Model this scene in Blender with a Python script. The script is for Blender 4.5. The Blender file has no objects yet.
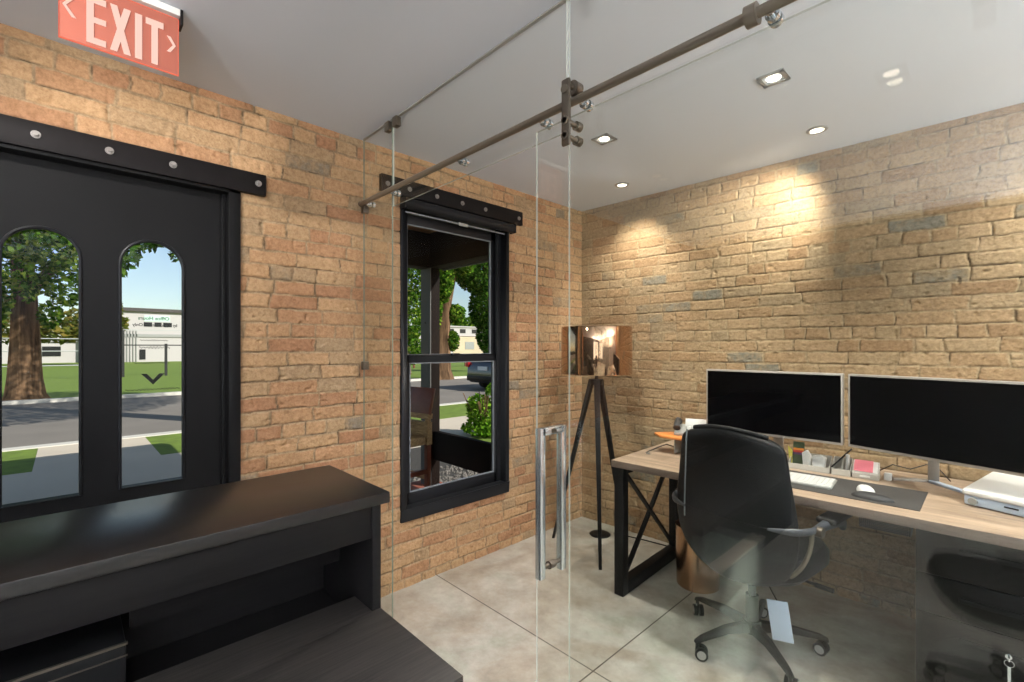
import bpy, bmesh, math, random
import numpy as np
from mathutils import Vector, Matrix

random.seed(7)
C = bpy.context.scene.collection
PI = math.pi
H = 2.52                      # ceiling height
WX = -2.39                    # face of the brick wall with the window and the door
WT = 0.19                     # thickness of that wall
GY = 1.165                    # plane of the fixed glass
DY = 1.12                     # plane of the sliding glass door
BT = math.radians(2.0)        # the back brick wall runs two degrees off square

# ------------------------------------------------------------------ materials
def lin(c):
    r = []
    for v in c[:3]:
        v = v / 255.0
        r.append(v / 12.92 if v <= 0.04045 else ((v + 0.055) / 1.055) ** 2.4)
    return (r[0], r[1], r[2], 1.0)

def newmat(name):
    m = bpy.data.materials.new(name)
    m.use_nodes = True
    nt = m.node_tree
    nt.nodes.clear()
    out = nt.nodes.new('ShaderNodeOutputMaterial')
    return m, nt, out

def N(nt, t, **kw):
    n = nt.nodes.new(t)
    for k, v in kw.items():
        setattr(n, k, v)
    return n

def pbr(name, rgb, rough=0.5, metal=0.0, bump=0.0, bscale=60, var=0.0, vscale=8, emit=None, estr=0.0, coat=0.0, spec=0.5):
    m, nt, out = newmat(name)
    b = N(nt, 'ShaderNodeBsdfPrincipled')
    b.inputs['Base Color'].default_value = lin(rgb)
    b.inputs['Roughness'].default_value = rough
    b.inputs['Metallic'].default_value = metal
    b.inputs['Coat Weight'].default_value = coat
    b.inputs['Specular IOR Level'].default_value = spec
    if emit:
        b.inputs['Emission Color'].default_value = lin(emit)
        b.inputs['Emission Strength'].default_value = estr
    tc = N(nt, 'ShaderNodeTexCoord')
    if var > 0:
        nz = N(nt, 'ShaderNodeTexNoise')
        nz.inputs['Scale'].default_value = vscale
        nz.inputs['Detail'].default_value = 5
        nt.links.new(tc.outputs['Object'], nz.inputs['Vector'])
        mx = N(nt, 'ShaderNodeMix', data_type='RGBA')
        a = lin([max(0, v * (1 - var)) for v in rgb]); c = lin([min(255, v * (1 + var)) for v in rgb])
        mx.inputs['A'].default_value = a; mx.inputs['B'].default_value = c
        nt.links.new(nz.outputs['Fac'], mx.inputs['Factor'])
        nt.links.new(mx.outputs['Result'], b.inputs['Base Color'])
    if bump > 0:
        nb = N(nt, 'ShaderNodeTexNoise')
        nb.inputs['Scale'].default_value = bscale
        nb.inputs['Detail'].default_value = 4
        nt.links.new(tc.outputs['Object'], nb.inputs['Vector'])
        bp = N(nt, 'ShaderNodeBump')
        bp.inputs['Strength'].default_value = bump
        bp.inputs['Distance'].default_value = 0.01
        nt.links.new(nb.outputs['Fac'], bp.inputs['Height'])
        nt.links.new(bp.outputs['Normal'], b.inputs['Normal'])
    nt.links.new(b.outputs['BSDF'], out.inputs['Surface'])
    return m

def wood(name, c1, c2, rough=0.45, axis=0, scale=6.0, stretch=14.0, spec=0.5, bump=0.15):
    m, nt, out = newmat(name)
    b = N(nt, 'ShaderNodeBsdfPrincipled'); b.inputs['Roughness'].default_value = rough; b.inputs['Specular IOR Level'].default_value = spec
    tc = N(nt, 'ShaderNodeTexCoord'); mp = N(nt, 'ShaderNodeMapping')
    s = [stretch * scale] * 3; s[axis] = scale * 0.7
    mp.inputs['Scale'].default_value = s
    nz = N(nt, 'ShaderNodeTexNoise'); nz.inputs['Scale'].default_value = 1.0; nz.inputs['Detail'].default_value = 7; nz.inputs['Roughness'].default_value = 0.65; nz.inputs['Distortion'].default_value = 0.6
    rp = N(nt, 'ShaderNodeValToRGB')
    rp.color_ramp.elements[0].position = 0.32; rp.color_ramp.elements[0].color = lin(c1)
    rp.color_ramp.elements[1].position = 0.68; rp.color_ramp.elements[1].color = lin(c2)
    bp = N(nt, 'ShaderNodeBump'); bp.inputs['Strength'].default_value = bump; bp.inputs['Distance'].default_value = 0.004
    nt.links.new(tc.outputs['Object'], mp.inputs['Vector']); nt.links.new(mp.outputs['Vector'], nz.inputs['Vector'])
    nt.links.new(nz.outputs['Fac'], rp.inputs['Fac']); nt.links.new(rp.outputs['Color'], b.inputs['Base Color'])
    nt.links.new(nz.outputs['Fac'], bp.inputs['Height']); nt.links.new(bp.outputs['Normal'], b.inputs['Normal'])
    nt.links.new(b.outputs['BSDF'], out.inputs['Surface'])
    return m

def glass(name, r0=0.045, tint=(255, 255, 255)):
    m, nt, out = newmat(name)
    lw = N(nt, 'ShaderNodeLayerWeight'); lw.inputs['Blend'].default_value = 0.5
    pw = N(nt, 'ShaderNodeMath', operation='POWER'); pw.inputs[1].default_value = 5.0
    ml = N(nt, 'ShaderNodeMath', operation='MULTIPLY_ADD'); ml.inputs[1].default_value = 1 - r0; ml.inputs[2].default_value = r0
    tr = N(nt, 'ShaderNodeBsdfTransparent'); tr.inputs['Color'].default_value = lin(tint)
    gl = N(nt, 'ShaderNodeBsdfGlossy'); gl.inputs['Roughness'].default_value = 0.0
    mx = N(nt, 'ShaderNodeMixShader')
    nt.links.new(lw.outputs['Facing'], pw.inputs[0]); nt.links.new(pw.outputs[0], ml.inputs[0])
    nt.links.new(ml.outputs[0], mx.inputs['Fac']); nt.links.new(tr.outputs[0], mx.inputs[1]); nt.links.new(gl.outputs[0], mx.inputs[2])
    nt.links.new(mx.outputs[0], out.inputs['Surface'])
    return m

def translucent_mat(name, rgb, alpha, emit=None, estr=0.0, rough=0.3):
    m, nt, out = newmat(name)
    b = N(nt, 'ShaderNodeBsdfPrincipled'); b.inputs['Base Color'].default_value = lin(rgb); b.inputs['Roughness'].default_value = rough
    if emit:
        b.inputs['Emission Color'].default_value = lin(emit); b.inputs['Emission Strength'].default_value = estr
    tr = N(nt, 'ShaderNodeBsdfTransparent'); mx = N(nt, 'ShaderNodeMixShader'); mx.inputs['Fac'].default_value = alpha
    nt.links.new(tr.outputs[0], mx.inputs[1]); nt.links.new(b.outputs[0], mx.inputs[2]); nt.links.new(mx.outputs[0], out.inputs['Surface'])
    return m

def emitter(name, rgb, s):
    m, nt, out = newmat(name)
    e = N(nt, 'ShaderNodeEmission'); e.inputs['Color'].default_value = lin(rgb); e.inputs['Strength'].default_value = s
    nt.links.new(e.outputs[0], out.inputs['Surface'])
    return m

def brick_mat(name, stops, mortar, dark):
    m, nt, out = newmat(name)
    b = N(nt, 'ShaderNodeBsdfPrincipled'); b.inputs['Roughness'].default_value = 0.9; b.inputs['Specular IOR Level'].default_value = 0.2
    ar = N(nt, 'ShaderNodeAttribute', attribute_name='brick'); am = N(nt, 'ShaderNodeAttribute', attribute_name='mortar')
    tc = N(nt, 'ShaderNodeTexCoord')
    n1 = N(nt, 'ShaderNodeTexNoise'); n1.inputs['Scale'].default_value = 14; n1.inputs['Detail'].default_value = 8; n1.inputs['Roughness'].default_value = 0.7
    n2 = N(nt, 'ShaderNodeTexNoise'); n2.inputs['Scale'].default_value = 1.3; n2.inputs['Detail'].default_value = 3
    nt.links.new(tc.outputs['Object'], n1.inputs['Vector']); nt.links.new(tc.outputs['Object'], n2.inputs['Vector'])
    rp = N(nt, 'ShaderNodeValToRGB'); cr = rp.color_ramp
    cr.elements[0].position = stops[0][0]; cr.elements[0].color = lin(stops[0][1])
    cr.elements[1].position = stops[-1][0]; cr.elements[1].color = lin(stops[-1][1])
    for p, c in stops[1:-1]:
        e = cr.elements.new(p); e.color = lin(c)
    # shift the brick's own tone a little with the noise across it
    ad = N(nt, 'ShaderNodeMath', operation='MULTIPLY_ADD'); ad.inputs[1].default_value = 0.22; ad.inputs[2].default_value = -0.11
    nt.links.new(n1.outputs['Fac'], ad.inputs[0])
    sm = N(nt, 'ShaderNodeMath', operation='ADD', use_clamp=True)
    nt.links.new(ar.outputs['Fac'], sm.inputs[0]); nt.links.new(ad.outputs[0], sm.inputs[1])
    nt.links.new(sm.outputs[0], rp.inputs['Fac'])
    mo = N(nt, 'ShaderNodeMix', data_type='RGBA')
    nt.links.new(am.outputs['Fac'], mo.inputs['Factor']); nt.links.new(rp.outputs['Color'], mo.inputs['A'])
    mc = N(nt, 'ShaderNodeMix', data_type='RGBA'); mc.inputs['A'].default_value = lin(mortar); mc.inputs['B'].default_value = lin(dark)
    r2 = N(nt, 'ShaderNodeMapRange'); r2.inputs['From Min'].default_value = 0.5; r2.inputs['From Max'].default_value = 0.62
    nt.links.new(n1.outputs['Fac'], r2.inputs['Value']); nt.links.new(r2.outputs['Result'], mc.inputs['Factor'])
    nt.links.new(mc.outputs['Result'], mo.inputs['B'])
    # broad lime and dust staining
    st = N(nt, 'ShaderNodeMix', data_type='RGBA', blend_type='MULTIPLY'); st.inputs['Factor'].default_value = 0.5
    r3 = N(nt, 'ShaderNodeValToRGB'); r3.color_ramp.elements[0].position = 0.3; r3.color_ramp.elements[0].color = lin((205, 200, 192)); r3.color_ramp.elements[1].position = 0.65; r3.color_ramp.elements[1].color = (1, 1, 1, 1)
    nt.links.new(n2.outputs['Fac'], r3.inputs['Fac'])
    nt.links.new(mo.outputs['Result'], st.inputs['A']); nt.links.new(r3.outputs['Color'], st.inputs['B'])
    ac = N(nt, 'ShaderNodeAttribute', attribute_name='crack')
    mk = N(nt, 'ShaderNodeMix', data_type='RGBA'); mk.inputs['B'].default_value = lin((84, 68, 52))  # darkens the open joints with shade put into the colour
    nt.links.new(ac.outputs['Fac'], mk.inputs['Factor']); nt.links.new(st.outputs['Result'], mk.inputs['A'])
    n4 = N(nt, 'ShaderNodeTexNoise'); n4.inputs['Scale'].default_value = 55; n4.inputs['Detail'].default_value = 8; n4.inputs['Roughness'].default_value = 0.75
    nt.links.new(tc.outputs['Object'], n4.inputs['Vector'])
    r4 = N(nt, 'ShaderNodeValToRGB'); r4.color_ramp.elements[0].position = 0.3; r4.color_ramp.elements[0].color = lin((176, 168, 156)); r4.color_ramp.elements[1].position = 0.6; r4.color_ramp.elements[1].color = (1, 1, 1, 1)
    nt.links.new(n4.outputs['Fac'], r4.inputs['Fac'])
    m4 = N(nt, 'ShaderNodeMix', data_type='RGBA', blend_type='MULTIPLY'); m4.inputs['Factor'].default_value = 0.75
    nt.links.new(mk.outputs['Result'], m4.inputs['A']); nt.links.new(r4.outputs['Color'], m4.inputs['B'])
    nt.links.new(m4.outputs['Result'], b.inputs['Base Color'])
    bp = N(nt, 'ShaderNodeBump'); bp.inputs['Strength'].default_value = 0.6; bp.inputs['Distance'].default_value = 0.005
    n3 = N(nt, 'ShaderNodeTexNoise'); n3.inputs['Scale'].default_value = 90; n3.inputs['Detail'].default_value = 6
    nt.links.new(tc.outputs['Object'], n3.inputs['Vector']); nt.links.new(n3.outputs['Fac'], bp.inputs['Height'])
    nt.links.new(bp.outputs['Normal'], b.inputs['Normal'])
    nt.links.new(b.outputs['BSDF'], out.inputs['Surface'])
    return m

def concrete_floor():
    m, nt, out = newmat('polished_concrete')
    b = N(nt, 'ShaderNodeBsdfPrincipled'); b.inputs['Roughness'].default_value = 0.32
    tc = N(nt, 'ShaderNodeTexCoord')
    n1 = N(nt, 'ShaderNodeTexNoise'); n1.inputs['Scale'].default_value = 1.5; n1.inputs['Detail'].default_value = 8; n1.inputs['Roughness'].default_value = 0.62; n1.inputs['Distortion'].default_value = 0.8
    n2 = N(nt, 'ShaderNodeTexNoise'); n2.inputs['Scale'].default_value = 5.5; n2.inputs['Detail'].default_value = 9; n2.inputs['Roughness'].default_value = 0.7
    for n in (n1, n2): nt.links.new(tc.outputs['Object'], n.inputs['Vector'])
    rp = N(nt, 'ShaderNodeValToRGB'); cr = rp.color_ramp
    cr.elements[0].position = 0.3; cr.elements[0].color = lin((148, 147, 138))
    cr.elements[1].position = 0.75; cr.elements[1].color = lin((194, 189, 180))
    for p, c in ((0.42, (172, 164, 152)), (0.52, (181, 178, 170)), (0.6, (172, 174, 163))):
        e = cr.elements.new(p); e.color = lin(c)
    nt.links.new(n1.outputs['Fac'], rp.inputs['Fac'])
    r2 = N(nt, 'ShaderNodeValToRGB'); r2.color_ramp.elements[0].position = 0.3; r2.color_ramp.elements[0].color = lin((188, 182, 172)); r2.color_ramp.elements[1].position = 0.65; r2.color_ramp.elements[1].color = (1, 1, 1, 1)
    nt.links.new(n2.outputs['Fac'], r2.inputs['Fac'])
    mx = N(nt, 'ShaderNodeMix', data_type='RGBA', blend_type='MULTIPLY'); mx.inputs['Factor'].default_value = 0.9
    nt.links.new(rp.outputs['Color'], mx.inputs['A']); nt.links.new(r2.outputs['Color'], mx.inputs['B'])
    # saw-cut joints
    sp = N(nt, 'ShaderNodeSeparateXYZ'); nt.links.new(tc.outputs['Object'], sp.inputs[0])
    def joint(sock, at):
        s = N(nt, 'ShaderNodeMath', operation='SUBTRACT'); s.inputs[1].default_value = at; nt.links.new(sock, s.inputs[0])
        a = N(nt, 'ShaderNodeMath', operation='ABSOLUTE'); nt.links.new(s.outputs[0], a.inputs[0])
        l = N(nt, 'ShaderNodeMath', operation='LESS_THAN'); l.inputs[1].default_value = 0.0035; nt.links.new(a.outputs[0], l.inputs[0])
        return l.outputs[0]
    js = [joint(sp.outputs['Y'], 1.648), joint(sp.outputs['X'], -1.215), joint(sp.outputs['Y'], -0.2), joint(sp.outputs['X'], 0.6)]
    cur = js[0]
    for j in js[1:]:
        mm = N(nt, 'ShaderNodeMath', operation='MAXIMUM'); nt.links.new(cur, mm.inputs[0]); nt.links.new(j, mm.inputs[1]); cur = mm.outputs[0]
    mj = N(nt, 'ShaderNodeMix', data_type='RGBA'); mj.inputs['B'].default_value = lin((80, 74, 66))
    nt.links.new(cur, mj.inputs['Factor']); nt.links.new(mx.outputs['Result'], mj.inputs['A'])
    nt.links.new(mj.outputs['Result'], b.inputs['Base Color'])
    rr = N(nt, 'ShaderNodeMapRange'); rr.inputs['To Min'].default_value = 0.22; rr.inputs['To Max'].default_value = 0.5
    nt.links.new(n2.outputs['Fac'], rr.inputs['Value']); nt.links.new(rr.outputs['Result'], b.inputs['Roughness'])
    nt.links.new(b.outputs['BSDF'], out.inputs['Surface'])
    return m

def leaf_mat(name, cols, trans=0.35):
    m, nt, out = newmat(name)
    g = N(nt, 'ShaderNodeNewGeometry')
    rp = N(nt, 'ShaderNodeValToRGB'); cr = rp.color_ramp
    cr.elements[0].color = lin(cols[0]); cr.elements[1].color = lin(cols[-1])
    for i, c in enumerate(cols[1:-1]):
        e = cr.elements.new((i + 1) / (len(cols) - 1)); e.color = lin(c)
    nt.links.new(g.outputs['Random Per Island'], rp.inputs['Fac'])
    d = N(nt, 'ShaderNodeBsdfDiffuse'); t = N(nt, 'ShaderNodeBsdfTranslucent'); mx = N(nt, 'ShaderNodeMixShader'); mx.inputs['Fac'].default_value = trans
    nt.links.new(rp.outputs['Color'], d.inputs['Color']); nt.links.new(rp.outputs['Color'], t.inputs['Color'])
    nt.links.new(d.outputs[0], mx.inputs[1]); nt.links.new(t.outputs[0], mx.inputs[2]); nt.links.new(mx.outputs[0], out.inputs['Surface'])
    return m

def mesh_tray_mat():
    m, nt, out = newmat('perforated_black_metal')
    tc = N(nt, 'ShaderNodeTexCoord'); vo = N(nt, 'ShaderNodeTexVoronoi'); vo.inputs['Scale'].default_value = 160; vo.inputs['Randomness'].default_value = 0.0
    nt.links.new(tc.outputs['Object'], vo.inputs['Vector'])
    lt = N(nt, 'ShaderNodeMath', operation='LESS_THAN'); lt.inputs[1].default_value = 0.36; nt.links.new(vo.outputs['Distance'], lt.inputs[0])
    b = N(nt, 'ShaderNodeBsdfPrincipled'); b.inputs['Base Color'].default_value = lin((45, 42, 40)); b.inputs['Metallic'].default_value = 0.8; b.inputs['Roughness'].default_value = 0.35
    tr = N(nt, 'ShaderNodeBsdfTransparent'); mx = N(nt, 'ShaderNodeMixShader')
    nt.links.new(lt.outputs[0], mx.inputs['Fac']); nt.links.new(b.outputs[0], mx.inputs[1]); nt.links.new(tr.outputs[0], mx.inputs[2]); nt.links.new(mx.outputs[0], out.inputs['Surface'])
    return m

M = dict(
    brick_window=brick_mat('brick_window_wall', [(0.0, (168, 126, 96)), (0.22, (180, 141, 107)), (0.5, (190, 155, 118)), (0.75, (182, 151, 116)), (0.95, (168, 144, 115)), (0.985, (142, 130, 114))], (176, 153, 123), (148, 126, 101)),
    brick_back=brick_mat('brick_back_wall', [(0.0, (152, 124, 94)), (0.25, (166, 139, 107)), (0.55, (174, 149, 117)), (0.8, (163, 141, 111)), (0.96, (154, 136, 110)), (1.0, (132, 127, 114))], (168, 148, 118), (144, 122, 96)),
    floor=concrete_floor(),
    ceiling=pbr('ceiling_paint', (208, 215, 226), 0.85),
    plaster=pbr('white_wall_paint', (222, 220, 215), 0.85), greywall=pbr('grey_wall_paint', (150, 148, 145), 0.85), charcoal=pbr('charcoal_wall_paint', (44, 42, 40), 0.85),
    black=pbr('black_painted_wood', (22, 22, 23), 0.42, spec=0.1, var=0.12, vscale=5),
    blacksteel=pbr('black_steel', (28, 26, 27), 0.5, spec=0.1, metal=0.2, var=0.15, vscale=20),
    frame_black=pbr('black_window_paint', (30, 31, 34), 0.36, spec=0.18),
    frame_edge=pbr('grey_glazing_bead', (120, 124, 130), 0.35),
    bolt=pbr('bolt_steel', (150, 146, 142), 0.35, metal=0.7),
    nickel=pbr('brushed_nickel', (118, 110, 98), 0.3, metal=0.6),
    darknickel=pbr('dark_brushed_steel', (96, 88, 78), 0.32, metal=0.6),
    chrome=pbr('polished_steel', (214, 222, 226), 0.2, metal=0.85),
    glass=glass('clear_glass', 0.038, (253, 254, 253)),
    pane=glass('window_glass', 0.006, (252, 254, 253)),
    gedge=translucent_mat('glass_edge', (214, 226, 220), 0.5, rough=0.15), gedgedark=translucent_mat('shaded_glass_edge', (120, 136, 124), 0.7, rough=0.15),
    gseal=translucent_mat('clear_seal', (225, 228, 224), 0.55, rough=0.2),
    counter=wood('black_oak_laminate', (21, 20, 21), (27, 26, 26), 0.4, axis=1, scale=7, stretch=14, spec=0.12, bump=0.05), countertop=wood('black_counter_surface', (24, 23, 24), (27, 26, 26), 0.30, axis=1, scale=7, stretch=14, spec=0.5, bump=0.02),
    worktop=wood('black_oak_worktop', (28, 27, 27), (62, 58, 56), 0.45, axis=1, scale=6, stretch=18, spec=0.3),
    oak=wood('grey_oak_desktop', (134, 114, 96), (176, 154, 132), 0.5, axis=0, scale=3.0, stretch=9),
    oakedge=wood('grey_oak_edge', (92, 80, 72), (124, 108, 96), 0.55, axis=0, scale=3, stretch=9),
    deskmetal=pbr('black_powder_coat', (26, 26, 27), 0.5, spec=0.15),
    cabinet=pbr('black_drawer_fronts', (25, 24, 23), 0.38, spec=0.1),
    leather=pbr('black_leather', (24, 25, 27), 0.38, spec=0.18, bump=0.15, bscale=220),
    piping=pbr('grey_leather_piping', (120, 126, 130), 0.35),
    armgrey=pbr('grey_arm_plastic', (58, 62, 68), 0.35),
    plastic=pbr('black_plastic', (20, 20, 21), 0.4, spec=0.18),
    greyplastic=pbr('grey_plastic', (150, 150, 146), 0.5),
    copper=pbr('copper_bin_metal', (196, 156, 122), 0.22, metal=1.0),
    shade=pbr('mirror_bronze_shade', (186, 152, 124), 0.045, metal=1.0),
    shade_in=pbr('shade_lining', (190, 160, 120), 0.6),
    screen=pbr('black_screen', (2, 2, 3), 0.35, spec=0.02),
    silver=pbr('silver_bezel', (158, 152, 146), 0.38, metal=0.3),
    white=pbr('white_plastic', (214, 214, 212), 0.35),
    bluewhite=pbr('pale_blue_plastic', (184, 200, 220), 0.35),
    greytray=pbr('pale_grey_plastic', (186, 182, 174), 0.5),
    paper=pbr('white_paper', (236, 234, 230), 0.8),
    pink=pbr('pink_paper', (240, 132, 146), 0.8),
    mat=pbr('charcoal_felt', (62, 60, 58), 0.85, bump=0.2, bscale=400),
    rest=pbr('charcoal_gel', (44, 44, 45), 0.6),
    orangewood=wood('orange_wood', (190, 110, 50), (222, 142, 74), 0.45, axis=0, scale=8, stretch=8),
    red=pbr('tab_red', (206, 70, 56), 0.7), orange=pbr('tab_orange', (236, 148, 56), 0.7), green=pbr('tab_green', (70, 88, 62), 0.7), purple=pbr('tab_purple', (110, 80, 120), 0.7), yellow=pbr('tab_yellow', (222, 212, 96), 0.7),
    tray=mesh_tray_mat(),
    pedestal=pbr('grey_green_laminate', (150, 160, 150), 0.45),
    pedestal_top=pbr('beige_edge', (214, 204, 188), 0.45),
    exit_plate=translucent_mat('exit_red_acrylic', (132, 74, 62), 0.78, (255, 150, 126), 0.17),
    exit_letter=emitter('exit_letters', (255, 212, 196), 1.05),
    exit_rim=emitter('exit_lit_edge', (255, 130, 104), 0.85),
    lamp_on=emitter('led_lens', (255, 240, 220), 9.0),
    lamp_dim=emitter('added_dim_lens', (255, 240, 220), 1.5),  # dim lens of the added gimbal washer
    fill_pane=emitter('glowing_pane', (240, 247, 255), 1.2),  # glow of the added windows
    # outside
    asphalt=pbr('asphalt', (124, 116, 108), 0.9, bump=0.3, bscale=40, var=0.1, vscale=1.2),
    pave=pbr('pale_concrete', (200, 186, 168), 0.85, var=0.06, vscale=1.5),
    kerb=pbr('kerb_concrete', (206, 200, 190), 0.85),
    lawn=pbr('lawn_green', (100, 120, 38), 0.95, bump=0.8, bscale=30, var=0.28, vscale=6),
    porchbrick=pbr('red_porch_paving', (150, 84, 66), 0.8, var=0.2, vscale=9),
    porchwood=pbr('dark_stained_timber', (27, 20, 17), 0.75, spec=0.1, var=0.25, vscale=6),
    porchceil=wood('rough_porch_boards', (150, 112, 74), (216, 176, 124), 0.7, axis=1, scale=2, stretch=8),
    postgrey=pbr('porch_grey', (84, 82, 80), 0.6),
    stone=pbr('dark_gravel', (58, 54, 50), 0.9, var=0.4, vscale=30),
    palestone=pbr('pale_gravel', (110, 104, 98), 0.9, var=0.25, vscale=30),
    bark=wood('furrowed_bark', (46, 34, 26), (146, 114, 86), 0.95, axis=2, scale=0.9, stretch=7, spec=0.1, bump=1.0),
    leaf=leaf_mat('cottonwood_leaves', [(36, 66, 18), (58, 98, 28), (96, 138, 40), (150, 172, 60)]),
    leafdark=leaf_mat('shade_leaves', [(32, 58, 20), (56, 92, 30), (96, 132, 44)]),
    leafbush=leaf_mat('bright_leaves', [(62, 108, 26), (104, 150, 40), (146, 180, 60)]),
    conifer=leaf_mat('conifer_needles', [(70, 84, 36), (104, 112, 48), (140, 122, 60)]),
    siding=pbr('white_siding', (184, 178, 176), 0.8),
    beige=pbr('beige_blocks', (196, 178, 150), 0.85, var=0.1, vscale=0.4),
    roofdark=pbr('dark_roof_edge', (70, 64, 62), 0.7),
    glassdark=pbr('dark_window', (36, 36, 38), 0.25),
    greenpale=pbr('pale_green_panel', (196, 222, 208), 0.8),
    ironblack=pbr('black_iron', (30, 30, 30), 0.5),
    galv=pbr('galvanised_wire', (176, 178, 176), 0.5, metal=0.4),
    carpaint=pbr('dark_blue_car_paint', (26, 30, 40), 0.15, coat=0.8),
    tire=pbr('tyre_rubber', (22, 22, 22), 0.8),
    taillight=pbr('red_tail_lamp', (200, 30, 36), 0.2),
    plate=pbr('white_plate', (214, 220, 228), 0.5),
    chairwood=pbr('red_brown_wood', (112, 58, 38), 0.45, var=0.2, vscale=12),
    wicker=wood('woven_seagrass', (120, 92, 60), (200, 166, 116), 0.8, axis=0, scale=14, stretch=6),
    text=pbr('black_vinyl', (22, 24, 24), 0.6), textgreen=pbr('green_vinyl', (60, 110, 88), 0.6),
    outerwall=pbr('outer_brick', (158, 112, 84), 0.9, var=0.2, vscale=6),
    cable=pbr('dark_cable', (40, 32, 28), 0.5),
)

# ------------------------------------------------------------------ mesh building
MATS = {}
class MB:
    def __init__(self):
        self.v = []; self.f = []; self.mi = []; self.cur = 0
    def slot(self, i): self.cur = i; return self
    def add(self, vs, fs, mat=None):
        b = len(self.v)
        for p in vs:
            self.v.append(tuple(mat @ Vector(p)) if mat is not None else tuple(p))
        for f in fs:
            self.f.append([b + i for i in f]); self.mi.append(self.cur)
        return self
    def box(self, x0, x1, y0, y1, z0, z1, mat=None):
        vs = [(x0, y0, z0), (x1, y0, z0), (x1, y1, z0), (x0, y1, z0), (x0, y0, z1), (x1, y0, z1), (x1, y1, z1), (x0, y1, z1)]
        return self.add(vs, [(0, 3, 2, 1), (4, 5, 6, 7), (0, 1, 5, 4), (1, 2, 6, 5), (2, 3, 7, 6), (3, 0, 4, 7)], mat)
    def bar(self, p0, p1, w, t, up=(0, 0, 1)):
        p0 = Vector(p0); p1 = Vector(p1); d = (p1 - p0); L = d.length; d.normalize()
        up = Vector(up)
        s = d.cross(up)
        if s.length < 1e-4: s = d.cross(Vector((1, 0, 0)))
        s.normalize(); u = s.cross(d)
        mt = Matrix.Translation(p0) @ Matrix((d, s, u)).transposed().to_4x4()
        return self.box(0, L, -w / 2, w / 2, -t / 2, t / 2, mt)
    def cyl(self, p0, p1, r0, r1=None, n=20, cap=True):
        r1 = r0 if r1 is None else r1
        p0 = Vector(p0); p1 = Vector(p1); d = (p1 - p0).normalized()
        a = Vector((0, 0, 1)) if abs(d.z) < 0.9 else Vector((1, 0, 0))
        s = d.cross(a).normalized(); u = s.cross(d)
        vs = []
        for p, r in ((p0, r0), (p1, r1)):
            for i in range(n):
                t = 2 * PI * i / n
                vs.append(p + (s * math.cos(t) + u * math.sin(t)) * r)
        fs = [(i, (i + 1) % n, n + (i + 1) % n, n + i) for i in range(n)]
        if cap: fs += [tuple(range(n - 1, -1, -1)), tuple(range(n, 2 * n))]
        return self.add(vs, fs)
    def tube(self, pts, r, n=10, flat=1.0, closed=False):
        pts = [Vector(p) for p in pts]; vs = []; k = len(pts)
        rs = r if isinstance(r, (list, tuple)) else [r] * k
        pu = None
        for i, p in enumerate(pts):
            if closed: d = pts[(i + 1) % k] - pts[i - 1]
            else: d = pts[min(i + 1, k - 1)] - pts[max(i - 1, 0)]
            d.normalize()
            if pu is None:
                a = Vector((0, 0, 1)) if abs(d.z) < 0.9 else Vector((0, 1, 0))
                s = d.cross(a).normalized()
            else:
                s = d.cross(pu)
                if s.length < 1e-5: s = d.cross(Vector((1, 0, 0)))
                s.normalize()
            u = s.cross(d).normalized(); pu = u
            for j in range(n):
                t = 2 * PI * j / n
                vs.append(p + s * math.cos(t) * rs[i] * flat + u * math.sin(t) * rs[i])
        fs = []
        for i in range(k if closed else k - 1):
            i2 = (i + 1) % k
            for j in range(n):
                fs.append((i * n + j, i * n + (j + 1) % n, i2 * n + (j + 1) % n, i2 * n + j))
        if not closed: fs += [tuple(range(n - 1, -1, -1)), tuple(range((k - 1) * n, k * n))]
        return self.add(vs, fs)
    def lathe(self, prof, c=(0, 0, 0), n=32, close=False):
        vs = []; k = len(prof)
        for r, z in prof:
            for i in range(n):
                t = 2 * PI * i / n
                vs.append((c[0] + r * math.cos(t), c[1] + r * math.sin(t), c[2] + z))
        fs = []
        for a in range(k if close else k - 1):
            b = (a + 1) % k
            for i in range(n):
                fs.append((a * n + i, a * n + (i + 1) % n, b * n + (i + 1) % n, b * n + i))
        if not close:
            if prof[0][0] > 1e-6: fs.append(tuple(range(n - 1, -1, -1)))
            if prof[-1][0] > 1e-6: fs.append(tuple(range((k - 1) * n, k * n)))
        return self.add(vs, fs)
    def prism(self, poly, t0, t1, fn):
        """poly: 2-D outline (a, b); fn(a, b, t) gives the point"""
        n = len(poly)
        vs = [fn(a, b, t0) for a, b in poly] + [fn(a, b, t1) for a, b in poly]
        fs = [tuple(range(n - 1, -1, -1)), tuple(range(n, 2 * n))] + [(i, (i + 1) % n, n + (i + 1) % n, n + i) for i in range(n)]
        return self.add(vs, fs)
    def sphere(self, c, rx, ry, rz, nu=16, nv=10):
        prof = []
        vs = []; fs = []
        for i in range(nv + 1):
            a = -PI / 2 + PI * i / nv
            for j in range(nu):
                t = 2 * PI * j / nu
                vs.append((c[0] + rx * math.cos(a) * math.cos(t), c[1] + ry * math.cos(a) * math.sin(t), c[2] + rz * math.sin(a)))
        for i in range(nv):
            for j in range(nu):
                fs.append((i * nu + j, i * nu + (j + 1) % nu, (i + 1) * nu + (j + 1) % nu, (i + 1) * nu + j))
        return self.add(vs, fs)
    def build(self, name, mat, parent=None, local=False, bevel=0.0, smooth=True, seg=2):
        me = bpy.data.meshes.new(name)
        vs = self.v
        if parent is not None and not local:
            inv = wmat(parent).inverted()
            vs = [tuple(inv @ Vector(p)) for p in vs]
        me.from_pydata(vs, [], self.f); me.validate()
        for m in (mat if isinstance(mat, (list, tuple)) else [mat]): me.materials.append(m)
        if len(me.polygons) == len(self.mi): me.polygons.foreach_set('material_index', self.mi)
        bm = bmesh.new(); bm.from_mesh(me)
        bmesh.ops.remove_doubles(bm, verts=bm.verts, dist=1e-6)
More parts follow.
